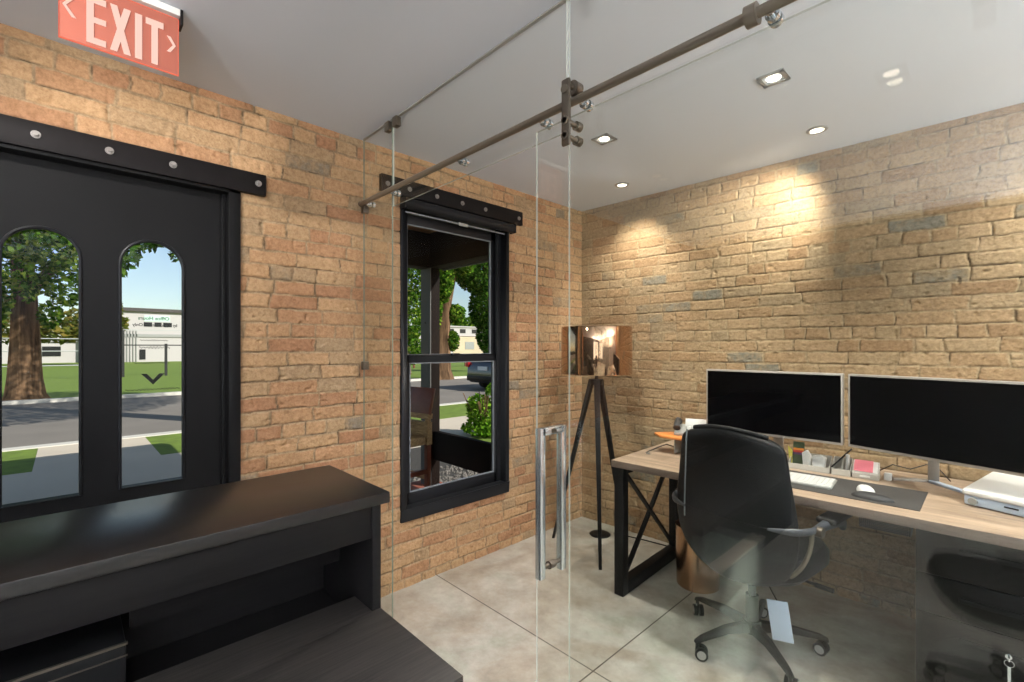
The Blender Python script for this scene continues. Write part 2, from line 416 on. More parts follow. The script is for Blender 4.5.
        bmesh.ops.recalc_face_normals(bm, faces=bm.faces)
        if bevel > 0:
            es = [e for e in bm.edges if len(e.link_faces) == 2 and e.calc_face_angle(0) > 0.6]
            bmesh.ops.bevel(bm, geom=es, offset=bevel, segments=seg, profile=0.5, affect='EDGES', clamp_overlap=True)
        if smooth:
            for f in bm.faces: f.smooth = True
            for e in bm.edges:
                if len(e.link_faces) == 2 and e.calc_face_angle(0) > 0.62: e.smooth = False
        bm.to_mesh(me); bm.free()
        o = bpy.data.objects.new(name, me); C.objects.link(o)
        if parent is not None: o.parent = parent
        return o

def wmat(o):
    m = Matrix.Translation(o.location) @ o.rotation_euler.to_matrix().to_4x4()
    return (wmat(o.parent) @ m) if o.parent else m

def tag(o, label=None, cat=None, group=None, kind=None):
    if label: o['label'] = label
    if cat: o['category'] = cat
    if group: o['group'] = group
    if kind: o['kind'] = kind
    return o

def thing(name, label, cat, loc=(0, 0, 0), rotz=0.0, group=None):
    o = bpy.data.objects.new(name, None); C.objects.link(o)
    o.empty_display_size = 0.05
    o.location = loc; o.rotation_euler = (0, 0, rotz)
    return tag(o, label, cat, group)

def struct(o, label, cat=None):
    return tag(o, label, cat, kind='structure')

def copy_tree(o, parent=None):
    c = o.copy(); C.objects.link(c)
    if parent is not None: c.parent = parent
    for ch in list(o.children): copy_tree(ch, c)
    return c

# ------------------------------------------------------------------ brick walls with real relief
def vnoise(rng, u, v, su, sv):
    a = u / su; b = v / sv
    a0 = np.floor(a).astype(int); b0 = np.floor(b).astype(int)
    fa = a - a0; fb = b - b0
    fa = fa * fa * (3 - 2 * fa); fb = fb * fb * (3 - 2 * fb)
    a0 -= a0.min(); b0 -= b0.min()
    L = rng.random((a0.max() + 2, b0.max() + 2))
    return (L[a0, b0] * (1 - fa) + L[a0 + 1, b0] * fa) * (1 - fb) + (L[a0, b0 + 1] * (1 - fa) + L[a0 + 1, b0 + 1] * fa) * fb - 0.5

def brick_sheet(name, mat, u0, u1, z0, z1, fn, holes=(), res=0.0048, seed=1, relief=1.0, course=0.0695):
    rng = np.random.default_rng(seed)
    nu = int(round((u1 - u0) / res)) + 1; nz = int(round((z1 - z0) / res)) + 1
    us = np.linspace(u0, u1, nu); zs = np.linspace(z0, z1, nz)
    U, Z = np.meshgrid(us, zs)
    wob = vnoise(rng, U, Z, 0.5, 0.4) * 0.012 + vnoise(rng, U, Z, 0.06, 0.04) * 0.005 + vnoise(rng, U, Z, 0.018, 0.018) * 0.003
    wu = vnoise(rng, U, Z, 0.06, 0.05) * 0.012 + vnoise(rng, U, Z, 0.018, 0.018) * 0.004
    zz = Z + wob + 0.02; uu = U + wu
    row = np.floor(zz / course).astype(int)
    fz = zz - row * course
    mort = np.zeros_like(U); rnd = np.zeros_like(U); off = np.zeros_like(U); d = np.full_like(U, 1.0); dlow = np.full_like(U, 1.0)
    for r in range(row.min(), row.max() + 1):
        header = (r % 7 == 0)
        L = 0.108 if header else 0.212
        ed = [u0 - 0.4 + (0.5 * L if r % 2 else 0.0) + rng.random() * 0.05]
        while ed[-1] < u1 + 0.4:
            q = L * (0.9 + 0.2 * rng.random())
            if not header and rng.random() < 0.1: q *= 0.5
            ed.append(ed[-1] + q)
        ed = np.array(ed); rv = rng.random(len(ed)); ro = rng.normal(0, 1, len(ed))
        s = row == r
        x = uu[s]; k = np.searchsorted(ed, x) - 1
        du = np.minimum(x - ed[k], ed[k + 1] - x)
        d[s] = np.minimum(du, np.minimum(fz[s], course - fz[s]))
        dlow[s] = np.minimum(x - ed[k], fz[s])
        rnd[s] = rv[k]; off[s] = ro[k]
    jw = 0.0050 + vnoise(rng, U, Z, 0.12, 0.1) * 0.004
    t = np.clip((d - jw * 0.5) / (jw * 0.8), 0, 1); t = t * t * (3 - 2 * t)
    mort = 1 - t
    depth = np.clip(0.0018 + vnoise(rng, U, Z, 0.22, 0.12) * 0.006 + vnoise(rng, U, Z, 0.06, 0.04) * 0.005, 0.0, 0.007)
    # open cracks where the mortar has fallen out along the lower edge of a course or at a brick end; also masks their painted shade
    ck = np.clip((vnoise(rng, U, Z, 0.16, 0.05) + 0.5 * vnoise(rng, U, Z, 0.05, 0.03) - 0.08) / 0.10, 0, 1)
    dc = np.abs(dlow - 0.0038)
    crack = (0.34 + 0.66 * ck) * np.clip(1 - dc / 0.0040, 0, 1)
    chips = np.clip(vnoise(rng, U, Z, 0.03, 0.022) - 0.36, 0, 1) * 0.07
    pits = np.clip(vnoise(rng, U, Z, 0.013, 0.011) - 0.30, 0, 1) * 0.012
    h = -depth * mort - 0.008 * crack + t * (off * 0.0010 + vnoise(rng, U, Z, 0.11, 0.05) * 0.0026) + vnoise(rng, U, Z, 0.025, 0.02) * 0.0024 + vnoise(rng, U, Z, 0.010, 0.009) * 0.0018 - chips - pits
    h = h * relief
    pts = fn(U, Z, h)
    co = np.stack([p.ravel() for p in pts], 1).astype(np.float32)
    idx = np.arange(nu * nz).reshape(nz, nu)
    q = np.stack([idx[:-1, :-1], idx[:-1, 1:], idx[1:, 1:], idx[1:, :-1]], -1)
    keep = np.ones(q.shape[:2], bool)
    uc = 0.5 * (us[:-1] + us[1:])[None, :]; zc = 0.5 * (zs[:-1] + zs[1:])[:, None]
    for (a, b, c, e) in holes:
        keep &= ~((uc > a) & (uc < b) & (zc > c) & (zc < e))
    q = q[keep].reshape(-1, 4)
    used = np.zeros(nu * nz, bool); used[q.ravel()] = True
    remap = np.cumsum(used) - 1
    q = remap[q]; co = co[used]
    return co, q, rnd.ravel()[used], mort.ravel()[used], crack.ravel()[used]

def sheet_object(name, mat, co, q, rnd, mort, crk, boxes, boxmat):
    extra = MB()
    for b in boxes: extra.box(*b)
    ev = np.array(extra.v, np.float32).reshape(-1, 3); ef = np.array(extra.f, int).reshape(-1, 4) + len(co)
    V = np.concatenate([co, ev]); F = np.concatenate([q, ef])
    me = bpy.data.meshes.new(name)
    me.vertices.add(len(V)); me.vertices.foreach_set('co', V.ravel())
    me.loops.add(F.size); me.loops.foreach_set('vertex_index', F.ravel().astype(np.int32))
    me.polygons.add(len(F)); me.polygons.foreach_set('loop_start', np.arange(0, F.size, 4, dtype=np.int32))
    mi = np.zeros(len(F), np.int32); mi[len(q):] = 1
    me.materials.append(mat); me.materials.append(boxmat)
    me.polygons.foreach_set('material_index', mi)
    sm = np.ones(len(F), bool); sm[len(q):] = False
    me.polygons.foreach_set('use_smooth', sm)
    me.update(calc_edges=True)
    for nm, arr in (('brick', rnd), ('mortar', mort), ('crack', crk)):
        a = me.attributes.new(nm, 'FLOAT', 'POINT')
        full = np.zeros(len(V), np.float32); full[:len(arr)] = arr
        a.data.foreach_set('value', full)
    o = bpy.data.objects.new(name, me); C.objects.link(o)
    return o

# openings in the window wall (Y range, Z range)
WIN = (1.41, 2.245, 0.40, 2.26)
DOR = (-0.365, 0.565, 0.0, 2.13)
def f_left(U, Z, h): return (WX + h, U, Z)
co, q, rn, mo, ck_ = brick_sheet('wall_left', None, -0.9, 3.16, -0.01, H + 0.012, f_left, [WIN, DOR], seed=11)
XI = WX - 0.03; XO = WX - WT
def ring(hole, y0, y1, z0, z1): return
boxes = [
    (XO, XI, -2.8, DOR[0], -0.1, H), (XO, XI, DOR[0], DOR[1], DOR[3], H), (XO, XI, DOR[1], WIN[0], -0.1, H),
    (XO, XI, WIN[0], 2.30, -0.1, WIN[2]), (XO, XI, WIN[0], 2.30, WIN[3], H), (XO, XI, 2.30, 3.45, -0.1, H),
    (XI - 0.001, WX - 0.02, WIN[1] + 0.002, 2.32, -0.1, H),
    (XI - 0.001, WX, -2.8, -0.9, -0.1, H),
]
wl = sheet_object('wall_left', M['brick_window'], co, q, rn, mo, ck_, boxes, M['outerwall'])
struct(wl, 'tan and orange brick wall holding the black door and the sash window')

bx0, by0 = -2.44, 3.085
cB, sB = math.cos(BT), math.sin(BT)
def f_back(U, Z, h): return (-2.39 + U * cB + h * sB, by0 + U * sB - h * cB, Z)
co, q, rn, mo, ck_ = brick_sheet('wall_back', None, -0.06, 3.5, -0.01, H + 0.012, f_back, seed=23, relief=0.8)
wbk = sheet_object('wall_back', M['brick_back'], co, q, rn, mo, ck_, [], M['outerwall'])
bk = MB()
mt = Matrix.Translation((-2.39, by0, 0)) @ Matrix.Rotation(BT, 4, 'Z')
bk.box(-0.25, 6.2, 0.03, 0.27, -0.1, H, mt)
bk.box(3.49, 6.2, 0.0, 0.04, -0.1, H, mt)
tmp = bk.build('wall_back_outer', M['outerwall'], smooth=False)
struct(wbk, 'tan brick wall behind the desk washed by downlights'); struct(tmp, 'outer leaf of the brick wall behind the desk')

o = MB().box(-2.66, 3.6, -2.8, 3.5, -0.12, 0.0).build('floor', M['floor'], smooth=False); struct(o, 'polished grey concrete floor with saw-cut joints')
o = MB().box(-2.66, 3.6, -2.8, 3.5, H, H + 0.16).build('ceiling', M['ceiling'], smooth=False); struct(o, 'flat pale grey painted ceiling')
o = MB().box(3.4, 3.6, -2.8, 3.5, -0.1, H).build('wall_right', M['greywall'], smooth=False); struct(o, 'grey painted wall out of view')
o = MB().box(-2.66, 3.6, -2.95, -2.8, -0.1, H).build('wall_front', M['charcoal'], smooth=False); struct(o, 'charcoal painted wall behind the reception')

# ------------------------------------------------------------------ door
def door():
    X0, X1 = WX - 0.095, WX - 0.05            # the leaf
    y0, y1 = -0.325, 0.528
    L1 = (-0.167, 0.043); L2 = (0.159, 0.369)
    zb, za, zt = 0.832, 1.84, 2.09
    m = MB()
    for a, b in ((y0, L1[0]), (L1[1], L2[0]), (L2[1], y1)): m.box(X0, X1, a, b, 0.01, zt)
    for a, b in (L1, L2):
        m.box(X0, X1, a, b, 0.01, zb)
        r = (b - a) / 2; c = (a + b) / 2; zs = za - r
        n = 24
        for i in range(n):
            t0 = PI - PI * i / n; t1 = PI - PI * (i + 1) / n
            poly = [(c + r * math.cos(t0), zs + r * math.sin(t0)), (c + r * math.cos(t1), zs + r * math.sin(t1)), (c + r * math.cos(t1), zt), (c + r * math.cos(t0), zt)]
            m.prism(poly, X0, X1, lambda p, s, t: (t, p, s))
    d = m.build('door_1', M['black'], smooth=False)
    struct(d, 'black door with two arched glass lights')
    for a, b in (L1, L2):
        c = (a + b) / 2
        # raised bead around the arch
        r = (b - a) / 2; zs = za - r
        pts = [(X1 + 0.002, a, zb)] + [(X1 + 0.002, c - r * math.cos(PI * i / 24), zs + r * math.sin(PI * i / 24)) for i in range(25)] + [(X1 + 0.002, b, zb)]
        MB().tube(pts, 0.006, 8, closed=True).build('glazing_bead', M['frame_black'], d)
        poly = [(a - 0.004, zb - 0.004), (b + 0.004, zb - 0.004)] + [(c + (r + 0.004) * math.cos(PI * i / 20), zs + (r + 0.004) * math.sin(PI * i / 20)) for i in range(21)]
        p = MB().prism(poly, X0 + 0.018, X0 + 0.024, lambda q_, s, t: (t, q_, s)).build('glass_pane', M['pane'], d, smooth=False)
        if a > 0:
            def txt(body, y, z, size, mat):
                cu = bpy.data.curves.new('lettering', 'FONT'); cu.body = body; cu.size = 1.0; cu.align_x = 'CENTER'; cu.extrude = 0.015; cu.offset = 0.022
                t = bpy.data.objects.new('lettering', cu); C.objects.link(t); t.parent = d
                # reads from the street: faces -X
                t.matrix_local = Matrix.Translation((X0 + 0.016, y, z)) @ Matrix.Rotation(-PI / 2, 4, 'Z') @ Matrix.Rotation(PI / 2, 4, 'X') @ Matrix.Scale(size, 4)
                cu.materials.append(mat)
            txt('Office Hours', 0.271, 1.514, 0.020, M['textgreen'])
            txt('by Appointment Only', 0.276, 1.487, 0.0172, M['text'])
            # small illegible lines of cut vinyl, and the black chevron mark
            s = MB()
            def squiggle(ya, yb, z, amp, k, th):
                n_ = k * 8
                s.tube([(X0 + 0.0165, ya + (yb - ya) * i / n_, z + amp * math.sin(i * 2 * PI / 8) * (0.55 + 0.45 * math.sin(i * 1.7))) for i in range(n_ + 1)], th, 4)
            squiggle(0.225, 0.318, 1.428, 0.004, 10, 0.0009)
            squiggle(0.222, 0.325, 1.398, 0.007, 9, 0.0010)
            squiggle(0.206, 0.324, 1.333, 0.004, 12, 0.0010)
            squiggle(0.178, 0.36, 1.222, 0.005, 14, 0.0012)
            s.build('lettering', M['text'], d)
            V = [(0.228, 1.288), (0.247, 1.288), (0.268, 1.262), (0.289, 1.288), (0.308, 1.288), (0.268, 1.242)]
            MB().prism(V, X0 + 0.016, X0 + 0.0175, lambda q_, s_, t: (t, q_, s_)).build('chevron_mark', M['text'], d, smooth=False)
    # casing
    m = MB()
    m.box(XO - 0.02, WX + 0.012, 0.528, 0.575, 0, 2.13); m.box(XO - 0.02, WX + 0.012, -0.375, -0.325, 0, 2.13); m.box(XO - 0.02, WX + 0.012, -0.375, 0.575, 2.09, 2.14)
    m.box(WX - 0.05, WX - 0.03, 0.508, 0.528, 0, 2.09); m.box(WX - 0.05, WX - 0.03, -0.325, -0.305, 0, 2.09)
    o = m.build('trim_1', M['black'], bevel=0.003); struct(o, 'black painted casing of the arched door')
    o = MB().box(XO - 0.02, WX, -0.325, 0.528, -0.01, 0.009).build('trim_2', M['blacksteel'], smooth=False); struct(o, 'dark metal threshold under the door')
door()

def plate_beam(name, label, ya, yb, z0, z1, bolts, zb, rb):
    t = thing(name, label, 'steel plate', (WX + 0.008, (ya + yb) / 2, z0))
    MB().box(WX + 0.003, WX + 0.030, ya, yb, z0, z1).build('plate', M['blacksteel'], t, bevel=0.002)
    for y in bolts:
        m = MB(); m.cyl((WX + 0.030, y, zb), (WX + 0.034, y, zb), rb, n=24); m.cyl((WX + 0.034, y, zb), (WX + 0.042, y, zb), rb * 0.62, rb * 0.55, n=6)
        m.build('bolt', M['bolt'], t)
plate_beam('lintel_plate', 'long black steel plate with round bolts across the top of the arched door', -0.48, 0.676, 2.102, 2.198, [-0.275, -0.075, 0.123, 0.322, 0.643], 2.152, 0.0135)
plate_beam('lintel_plate', 'shorter black steel plate with round bolts above the sash window', 1.262, 2.365, 2.268, 2.362, [1.30, 1.44, 1.629, 1.823, 2.015, 2.327], 2.312, 0.0135)

# ------------------------------------------------------------------ window
def window():
    y0, y1, z0, z1 = 1.395, 2.25, 0.385, 2.27
    m = MB()
    m.box(XO, WX + 0.012, y0, y0 + 0.04, z0 + 0.075, z1); m.box(WX - 0.10, WX + 0.012, y1 - 0.035, y1, z0 + 0.075, z1); m.box(XO, WX - 0.10, y1 + 0.01, y1 + 0.045, z0, z1)
    m.box(XO, WX + 0.012, y0 + 0.04, y1 - 0.035, z1 - 0.05, z1); m.box(XO - 0.03, WX + 0.012, y0, y1, z0, z0 + 0.075)
    # jamb tracks
    m.box(WX - 0.06, WX - 0.04, y1 - 0.07, y1 - 0.035, z0 + 0.075, z1 - 0.05); m.box(WX - 0.10, WX - 0.088, y1 - 0.06, y1 - 0.035, z0 + 0.075, z1 - 0.05)
    m.box(WX - 0.06, WX - 0.04, y0 + 0.04, y0 + 0.055, z0 + 0.075, z1 - 0.05)
    w = m.build('window_1', M['frame_black'], bevel=0.003); struct(w, 'black framed double-hung sash window in the brick wall')
    def sash(name, X0, X1, zb, zt, rb, rt):
        a, b = y0 + 0.04, y1 - 0.037; st = 0.052
        s = MB()
        s.box(X0, X1, a, a + st, zb, zt); s.box(X0, X1, b - st, b, zb, zt); s.box(X0, X1, a, b, zb, zb + rb); s.box(X0, X1, a, b, zt - rt, zt)
        so = s.build(name, M['frame_black'], w, bevel=0.003)
        g = MB(); e = 0.006
        ya, yb, za, zc = a + st, b - st, zb + rb, zt - rt
        for bx in ((ya, ya + e, za, zc), (yb - e, yb, za, zc), (ya, yb, za, za + e), (ya, yb, zc - e, zc)): g.box(X1 - 0.012, X1 + 0.002, *bx)
        g.build('glazing_bead', M['frame_edge'], so, smooth=False)
        MB().box((X0 + X1) / 2 - 0.003, (X0 + X1) / 2 + 0.003, ya, yb, za, zc).build('glass_pane', M['pane'], so, smooth=False)
    sash('upper_sash', WX - 0.112, WX - 0.084, 1.305, 2.205, 0.045, 0.06)
    sash('lower_sash', WX - 0.082, WX - 0.050, 0.455, 1.35, 0.075, 0.045)
    MB().box(WX - 0.055, WX - 0.03, 1.79, 1.85, 1.345, 1.36).build('sash_lock', M['frame_black'], w, bevel=0.004)
    t = thing('roller_shade', 'rolled up black roller shade along the top of the sash window', 'roller shade', (WX + 0.035, 1.82, 2.2))
    MB().cyl((WX + 0.036, 1.395, 2.225), (WX + 0.036, 2.262, 2.225), 0.03, n=28).build('shade_roll', M['frame_black'], t)
    MB().box(WX + 0.012, WX + 0.020, 1.42, 2.20, 2.178, 2.186).build('hem_bar', M['frame_edge'], t, bevel=0.002)
    MB().box(WX + 0.020, WX + 0.030, 1.80, 1.87, 2.168, 2.188).build('pull_tab', M['greyplastic'], t, bevel=0.003)
    for a, b in ((2.262, 2.266), (1.391, 1.395)): MB().box(WX + 0.004, WX + 0.066, a, b, 2.193, 2.257).build('bracket', M['frame_black'], t, bevel=0.001)
window()

# ------------------------------------------------------------------ glass partition
def pane_mesh(x0, x1, yc, z0, z1, th=0.008):
    m = MB(); a, b = yc - th / 2, yc + th / 2
    vs = [(x0, a, z0), (x1, a, z0), (x1, b, z0), (x0, b, z0), (x0, a, z1), (x1, a, z1), (x1, b, z1), (x0, b, z1)]
    m.slot(0).add(vs, [(0, 1, 5, 4), (2, 3, 7, 6)]); m.slot(1).add(vs, [(0, 3, 2, 1), (4, 5, 6, 7), (1, 2, 6, 5), (3, 0, 4, 7)])
    return m
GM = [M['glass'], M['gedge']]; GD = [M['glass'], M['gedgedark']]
def partition():
    t = thing('glass_panel', 'narrow fixed glass panel between the brick wall and the office doorway', 'glass panel', (-2.22, GY, 0))
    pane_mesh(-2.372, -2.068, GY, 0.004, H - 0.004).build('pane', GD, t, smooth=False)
    for z in (2.14, 1.30, 0.35):
        MB().box(-2.374, -2.345, GY - 0.016, GY + 0.016, z - 0.022, z + 0.022).build('wall_clip', M['darknickel'], t, bevel=0.002)
    MB().box(-2.125, -2.085, GY - 0.014, GY + 0.014, H - 0.048, H - 0.002).build('ceiling_clip', M['darknickel'], t, bevel=0.002)
    t = thing('glass_panel', 'glass transom panel above the office doorway, hung from the ceiling', 'glass panel', (-1.5, GY, 2.09))
    pane_mesh(-2.058, -0.962, GY, 2.09, H - 0.004).build('pane', GM, t, smooth=False)
    for x in (-2.03,):
        MB().box(x - 0.02, x + 0.02, GY - 0.014, GY + 0.014, H - 0.048, H - 0.002).build('ceiling_clip', M['darknickel'], t, bevel=0.002)
    t = thing('glass_panel', 'wide fixed floor-to-ceiling glass panel in front of the desk', 'glass panel', (0.2, GY, 0))
    pane_mesh(-0.952, 1.0, GY, 0.004, H - 0.004).build('pane', GM, t, smooth=False)
    MB().box(-0.90, -0.86, GY - 0.012, GY + 0.012, H - 0.030, H - 0.006).build('ceiling_clip', M['darknickel'], t, bevel=0.002)
    t = thing('glass_panel', 'fixed glass panel at the far right end of the partition, outside the picture', 'glass panel', (2.2, GY, 0))
    pane_mesh(1.01, 3.398, GY, 0.004, H - 0.004).build('pane', GM, t, smooth=False)
    # rail
    RY, RZ = 1.122, 2.150
    t = thing('sliding_door_rail', 'long round steel rail carrying the sliding glass door', 'door rail', (-1, RY, RZ))
    MB().cyl((-2.315, RY, RZ), (1.2, RY, RZ), 0.0125, n=20).build('rail_tube', M['nickel'], t)
    m = MB(); m.cyl((-2.322, RY, RZ), (-2.315, RY, RZ), 0.0145, n=24); m.build('end_cap', M['darknickel'], t)
    for x in (-2.29, -2.035, -1.50, -1.05, -0.885, -0.355, 0.35):
        m = MB(); m.cyl((x, RY, RZ), (x, GY - 0.006, RZ), 0.009, n=18); m.cyl((x, GY + 0.0042, RZ), (x, GY + 0.018, RZ), 0.016, n=24); m.cyl((x, GY - 0.016, RZ), (x, GY - 0.0042, RZ), 0.015, n=24)
        m.build('standoff', M['chrome'], t)
    MB().cyl((-0.40, RY, RZ - 0.001), (-0.375, RY, RZ - 0.001), 0.024, n=24).build('stop_collar', M['nickel'], t)
    # sliding door
    t = thing('sliding_glass_door', 'frameless sliding glass door standing open in front of the fixed glass', 'sliding door', (-0.5, DY, 0))
    pane_mesh(-1.052, 0.12, DY, 0.012, 2.104).build('pane', GM, t, smooth=False)
    for hx in (-0.895, -0.02):
        m = MB(); m.box(hx - 0.016, hx + 0.016, DY - 0.046, DY - 0.034, 2.0, 2.20)
        h = m.build('hanger', M['darknickel'], t, bevel=0.006)
        m2 = MB(); m2.cyl((hx, DY - 0.034, 2.185), (hx, DY + 0.016, 2.185), 0.007, n=14); m2.cyl((hx, DY - 0.012, 2.185), (hx, DY + 0.016, 2.185), 0.022, n=28)
        m2.build('wheel', M['darknickel'], h)
        for z in (2.075, 2.030):
            m3 = MB(); m3.cyl((hx, DY - 0.05, z), (hx, DY + 0.026, z), 0.0085, n=18); m3.cyl((hx, DY + 0.0055, z), (hx, DY + 0.026, z), 0.014, n=24); m3.cyl((hx, DY - 0.050, z), (hx, DY - 0.046, z), 0.012, n=24)
            m3.build('bolt', M['nickel'], h)
        m3 = MB(); m3.cyl((hx, DY - 0.051, 2.168), (hx, DY - 0.046, 2.168), 0.012, n=24); m3.build('bolt', M['nickel'], h)
    hx = -0.990; k = 0.050
    h = MB(); w = 0.0115
    z0, z1 = 0.678, 1.146
    h.box(hx - w, hx + w, DY - k - w, DY - k + w, z0, z1); h.box(hx - w, hx + w, DY + k - w, DY + k + w, z0, z1)
    h.box(hx - w, hx + w, DY - k, DY + k, z1 - 2 * w, z1)
    ho = h.build('pull_handle', M['chrome'], t, bevel=0.0015)
    h = MB(); h.cyl((hx, DY - k, z0 + 0.03), (hx, DY + k, z0 + 0.03), 0.0075, n=16); h.cyl((hx, DY - 0.012, z0 + 0.03), (hx, DY + 0.012, z0 + 0.03), 0.013, n=20); h.cyl((hx, DY - 0.012, z1 - 0.011), (hx, DY + 0.012, z1 - 0.011), 0.0135, n=20)
    h.build('fixing_bolt', M['darknickel'], ho)
    t2 = MB().box(-2.372, 3.398, GY - 0.007, GY + 0.007, H - 0.005, H - 0.0005).build('trim_3', M['greyplastic'], smooth=False)
    struct(t2, 'slim ceiling channel holding the glass partition')
    t2 = MB().box(-1.0, -0.93, DY - 0.012, DY + 0.012, 0.0, 0.011).build('floor_guide', M['darknickel'], bevel=0.002)
    tag(t2, 'small steel floor guide under the edge of the sliding glass door', 'floor guide')
partition()

# ------------------------------------------------------------------ exit sign
def exit_sign():
    X = -1.90; y0, y1 = -0.012, 0.272; z0, z1 = 2.308, 2.492
    t = thing('exit_sign', 'red lit exit sign hanging from the ceiling near the arched door', 'exit sign', (X, 0.13, z0))
    MB().box(X - 0.003, X + 0.003, y0, y1, z0, z1).build('sign_plate', M['exit_plate'], t, smooth=False)
    m = MB(); e = 0.0025
    m.box(X - 0.0035, X + 0.0035, y0, y1, z0 - e, z0); m.box(X - 0.0035, X + 0.0035, y0 - e, y0, z0 - e, z1); m.box(X - 0.0035, X + 0.0035, y1, y1 + e, z0 - e, z1); m.box(X - 0.0035, X + 0.0035, y0, y1, z1, z1 + e)
    m.build('lit_edge', M['exit_rim'], t, smooth=False)
    m = MB(); m.box(X - 0.022, X + 0.022, y0 - 0.03, y1 + 0.004, z1 + 0.004, H - 0.001); m.build('housing', M['white'], t, bevel=0.002)
    m = MB(); m.box(X - 0.024, X + 0.024, y1 + 0.004, y1 + 0.012, z1 - 0.024, H - 0.001); m.build('end_cap', M['plastic'], t, bevel=0.002)
    zl, zh = z0 + 0.010, z1 - 0.032
    def g(px, pz): return (y0 + px, zl + pz * (zh - zl))
    W = y1 - y0
    def put(polys, name):
        m = MB()
        for p in polys: m.prism([g(a, b) for a, b in p], X + 0.0032, X + 0.0048, lambda a, b, tt: (tt, a, b))
        m.build(name, M['exit_letter'], t, smooth=False)
    s = 0.017
    x = 0.058; w = 0.045
    put([[(x, 0), (x + s, 0), (x + s, 1), (x, 1)], [(x + s, 0), (x + w, 0), (x + w, .13), (x + s, .13)], [(x + s, .45), (x + w, .45), (x + w, .57), (x + s, .57)], [(x + s, .87), (x + w, .87), (x + w, 1), (x + s, 1)]], 'letter')
    x = 0.112; w = 0.050
    put([[(x, 0), (x + s, 0), (x + w, 1), (x + w - s, 1)], [(x, 1), (x + s, 1), (x + w, 0), (x + w - s, 0)]], 'letter')
    x = 0.172
    put([[(x, 0), (x + s + .001, 0), (x + s + .001, 1), (x, 1)]], 'letter')
    x = 0.199; w = 0.046
    put([[(x + w / 2 - s / 2, 0), (x + w / 2 + s / 2, 0), (x + w / 2 + s / 2, .86), (x + w / 2 - s / 2, .86)], [(x, .86), (x + w, .86), (x + w, 1), (x, 1)]], 'letter')
    a = 0.006; b = 0.036
    put([[(a, .62), (a + .008, .62), (b, .84), (b - .010, .84)], [(a, .62), (a + .008, .62), (b, .40), (b - .010, .40)]], 'chevron')
    a = W - 0.006; b = W - 0.030
    put([[(a, .58), (a - .008, .58), (b, .76), (b + .010, .76)], [(a, .58), (a - .008, .58), (b, .40), (b + .010, .40)]], 'chevron')
exit_sign()

# ------------------------------------------------------------------ reception counter and worktop
def reception():
    t = thing('reception_counter', 'long black wood-grain reception counter with open shelf, beside the door', 'reception counter', (-1.25, -0.4, 0))
    ya, yb = -1.9, 0.592
    MB().box(-1.435, -1.064, ya, yb, 1.008, 1.035).build('counter_top', M['countertop'], t, bevel=0.0015)
    MB().box(-1.42, -1.395, ya, yb - 0.012, 0, 1.008).build('front_panel', M['counter'], t, smooth=False)
    MB().box(-1.395, -1.088, yb - 0.035, yb - 0.012, 0, 1.008).build('end_panel', M['counter'], t, bevel=0.001)
    MB().box(-1.112, -1.094, ya, yb - 0.035, 0.918, 1.008).build('fascia', M['counter'], t, bevel=0.001)
    MB().box(-1.395, -1.195, ya, yb - 0.036, 0.66, 0.68).build('shelf', M['counter'], t, smooth=False)
    MB().box(-1.395, -1.19, -0.01, 0.008, 0.0, 0.66).build('divider', M['counter'], t, smooth=False)
    MB().box(-1.30, -1.285, 0.10, yb - 0.035, 0.80, 1.008).build('hanging_panel', M['counter'], t, smooth=False)
    t = thing('reception_desk', 'black wood-grain worktop desk set against the reception counter', 'desk', (-0.95, -0.2, 0))
    MB().prism([(-1.183, -1.9), (-0.745, -1.9), (-0.745, 0.578), (-1.086, 0.578), (-1.086, 0.555), (-1.183, 0.555)], 0.712, 0.74, lambda a, b, c: (a, b, c)).build('worktop', M['worktop'], t, bevel=0.0015)
    MB().box(-1.16, -1.14, -1.9, 0.55, 0, 0.712).build('back_panel', M['counter'], t, smooth=False)
    MB().box(-1.14, -0.80, 0.535, 0.55, 0.0, 0.712).build('side_panel', M['counter'], t, smooth=False)
    t = thing('drawer_pedestal', 'grey green drawer pedestal under the reception worktop, seen mirrored in the glass', 'drawer pedestal', (-0.9, 0.27, 0))
    MB().box(-1.12, -0.78, 0.07, 0.52, 0.02, 0.545).build('carcass', M['pedestal'], t, bevel=0.002)
    for z0, z1 in ((0.03, 0.28), (0.284, 0.412), (0.416, 0.545)):
        d = MB(); d.slot(0).box(-0.78, -0.728, 0.07, 0.52, z0, z1)
        d = d.build('drawer', M['pedestal'], t, bevel=0.001)
        if z1 < 0.5: MB().box(-0.728, -0.718, 0.12, 0.138, z1 - 0.075, z1 - 0.03).build('handle', M['chrome'], d, bevel=0.002)
    MB().box(-0.782, -0.726, 0.07, 0.52, 0.545, 0.555).build('front_top', M['pedestal_top'], t, smooth=False)
    for x in (-1.08, -0.82):
        for y in (0.09, 0.46): MB().cyl((x, y, 0), (x, y, 0.02), 0.016, n=14).build('foot', M['plastic'], t)
    t = thing('black_device', 'flat black desktop device with a shiny silver rim in the counter recess', 'desktop device', (-1.28, -0.2, 0.68))
    MB().box(-1.38, -1.203, -0.5, 0.088, 0.681, 0.812).build('body', M['plastic'], t, bevel=0.004)
    m = MB(); m.box(-1.204, -1.198, -0.5, 0.09, 0.809, 0.814); m.box(-1.204, -1.200, -0.5, 0.09, 0.786, 0.788)
    m.build('rim', M['darknickel'], t, smooth=False)
reception()

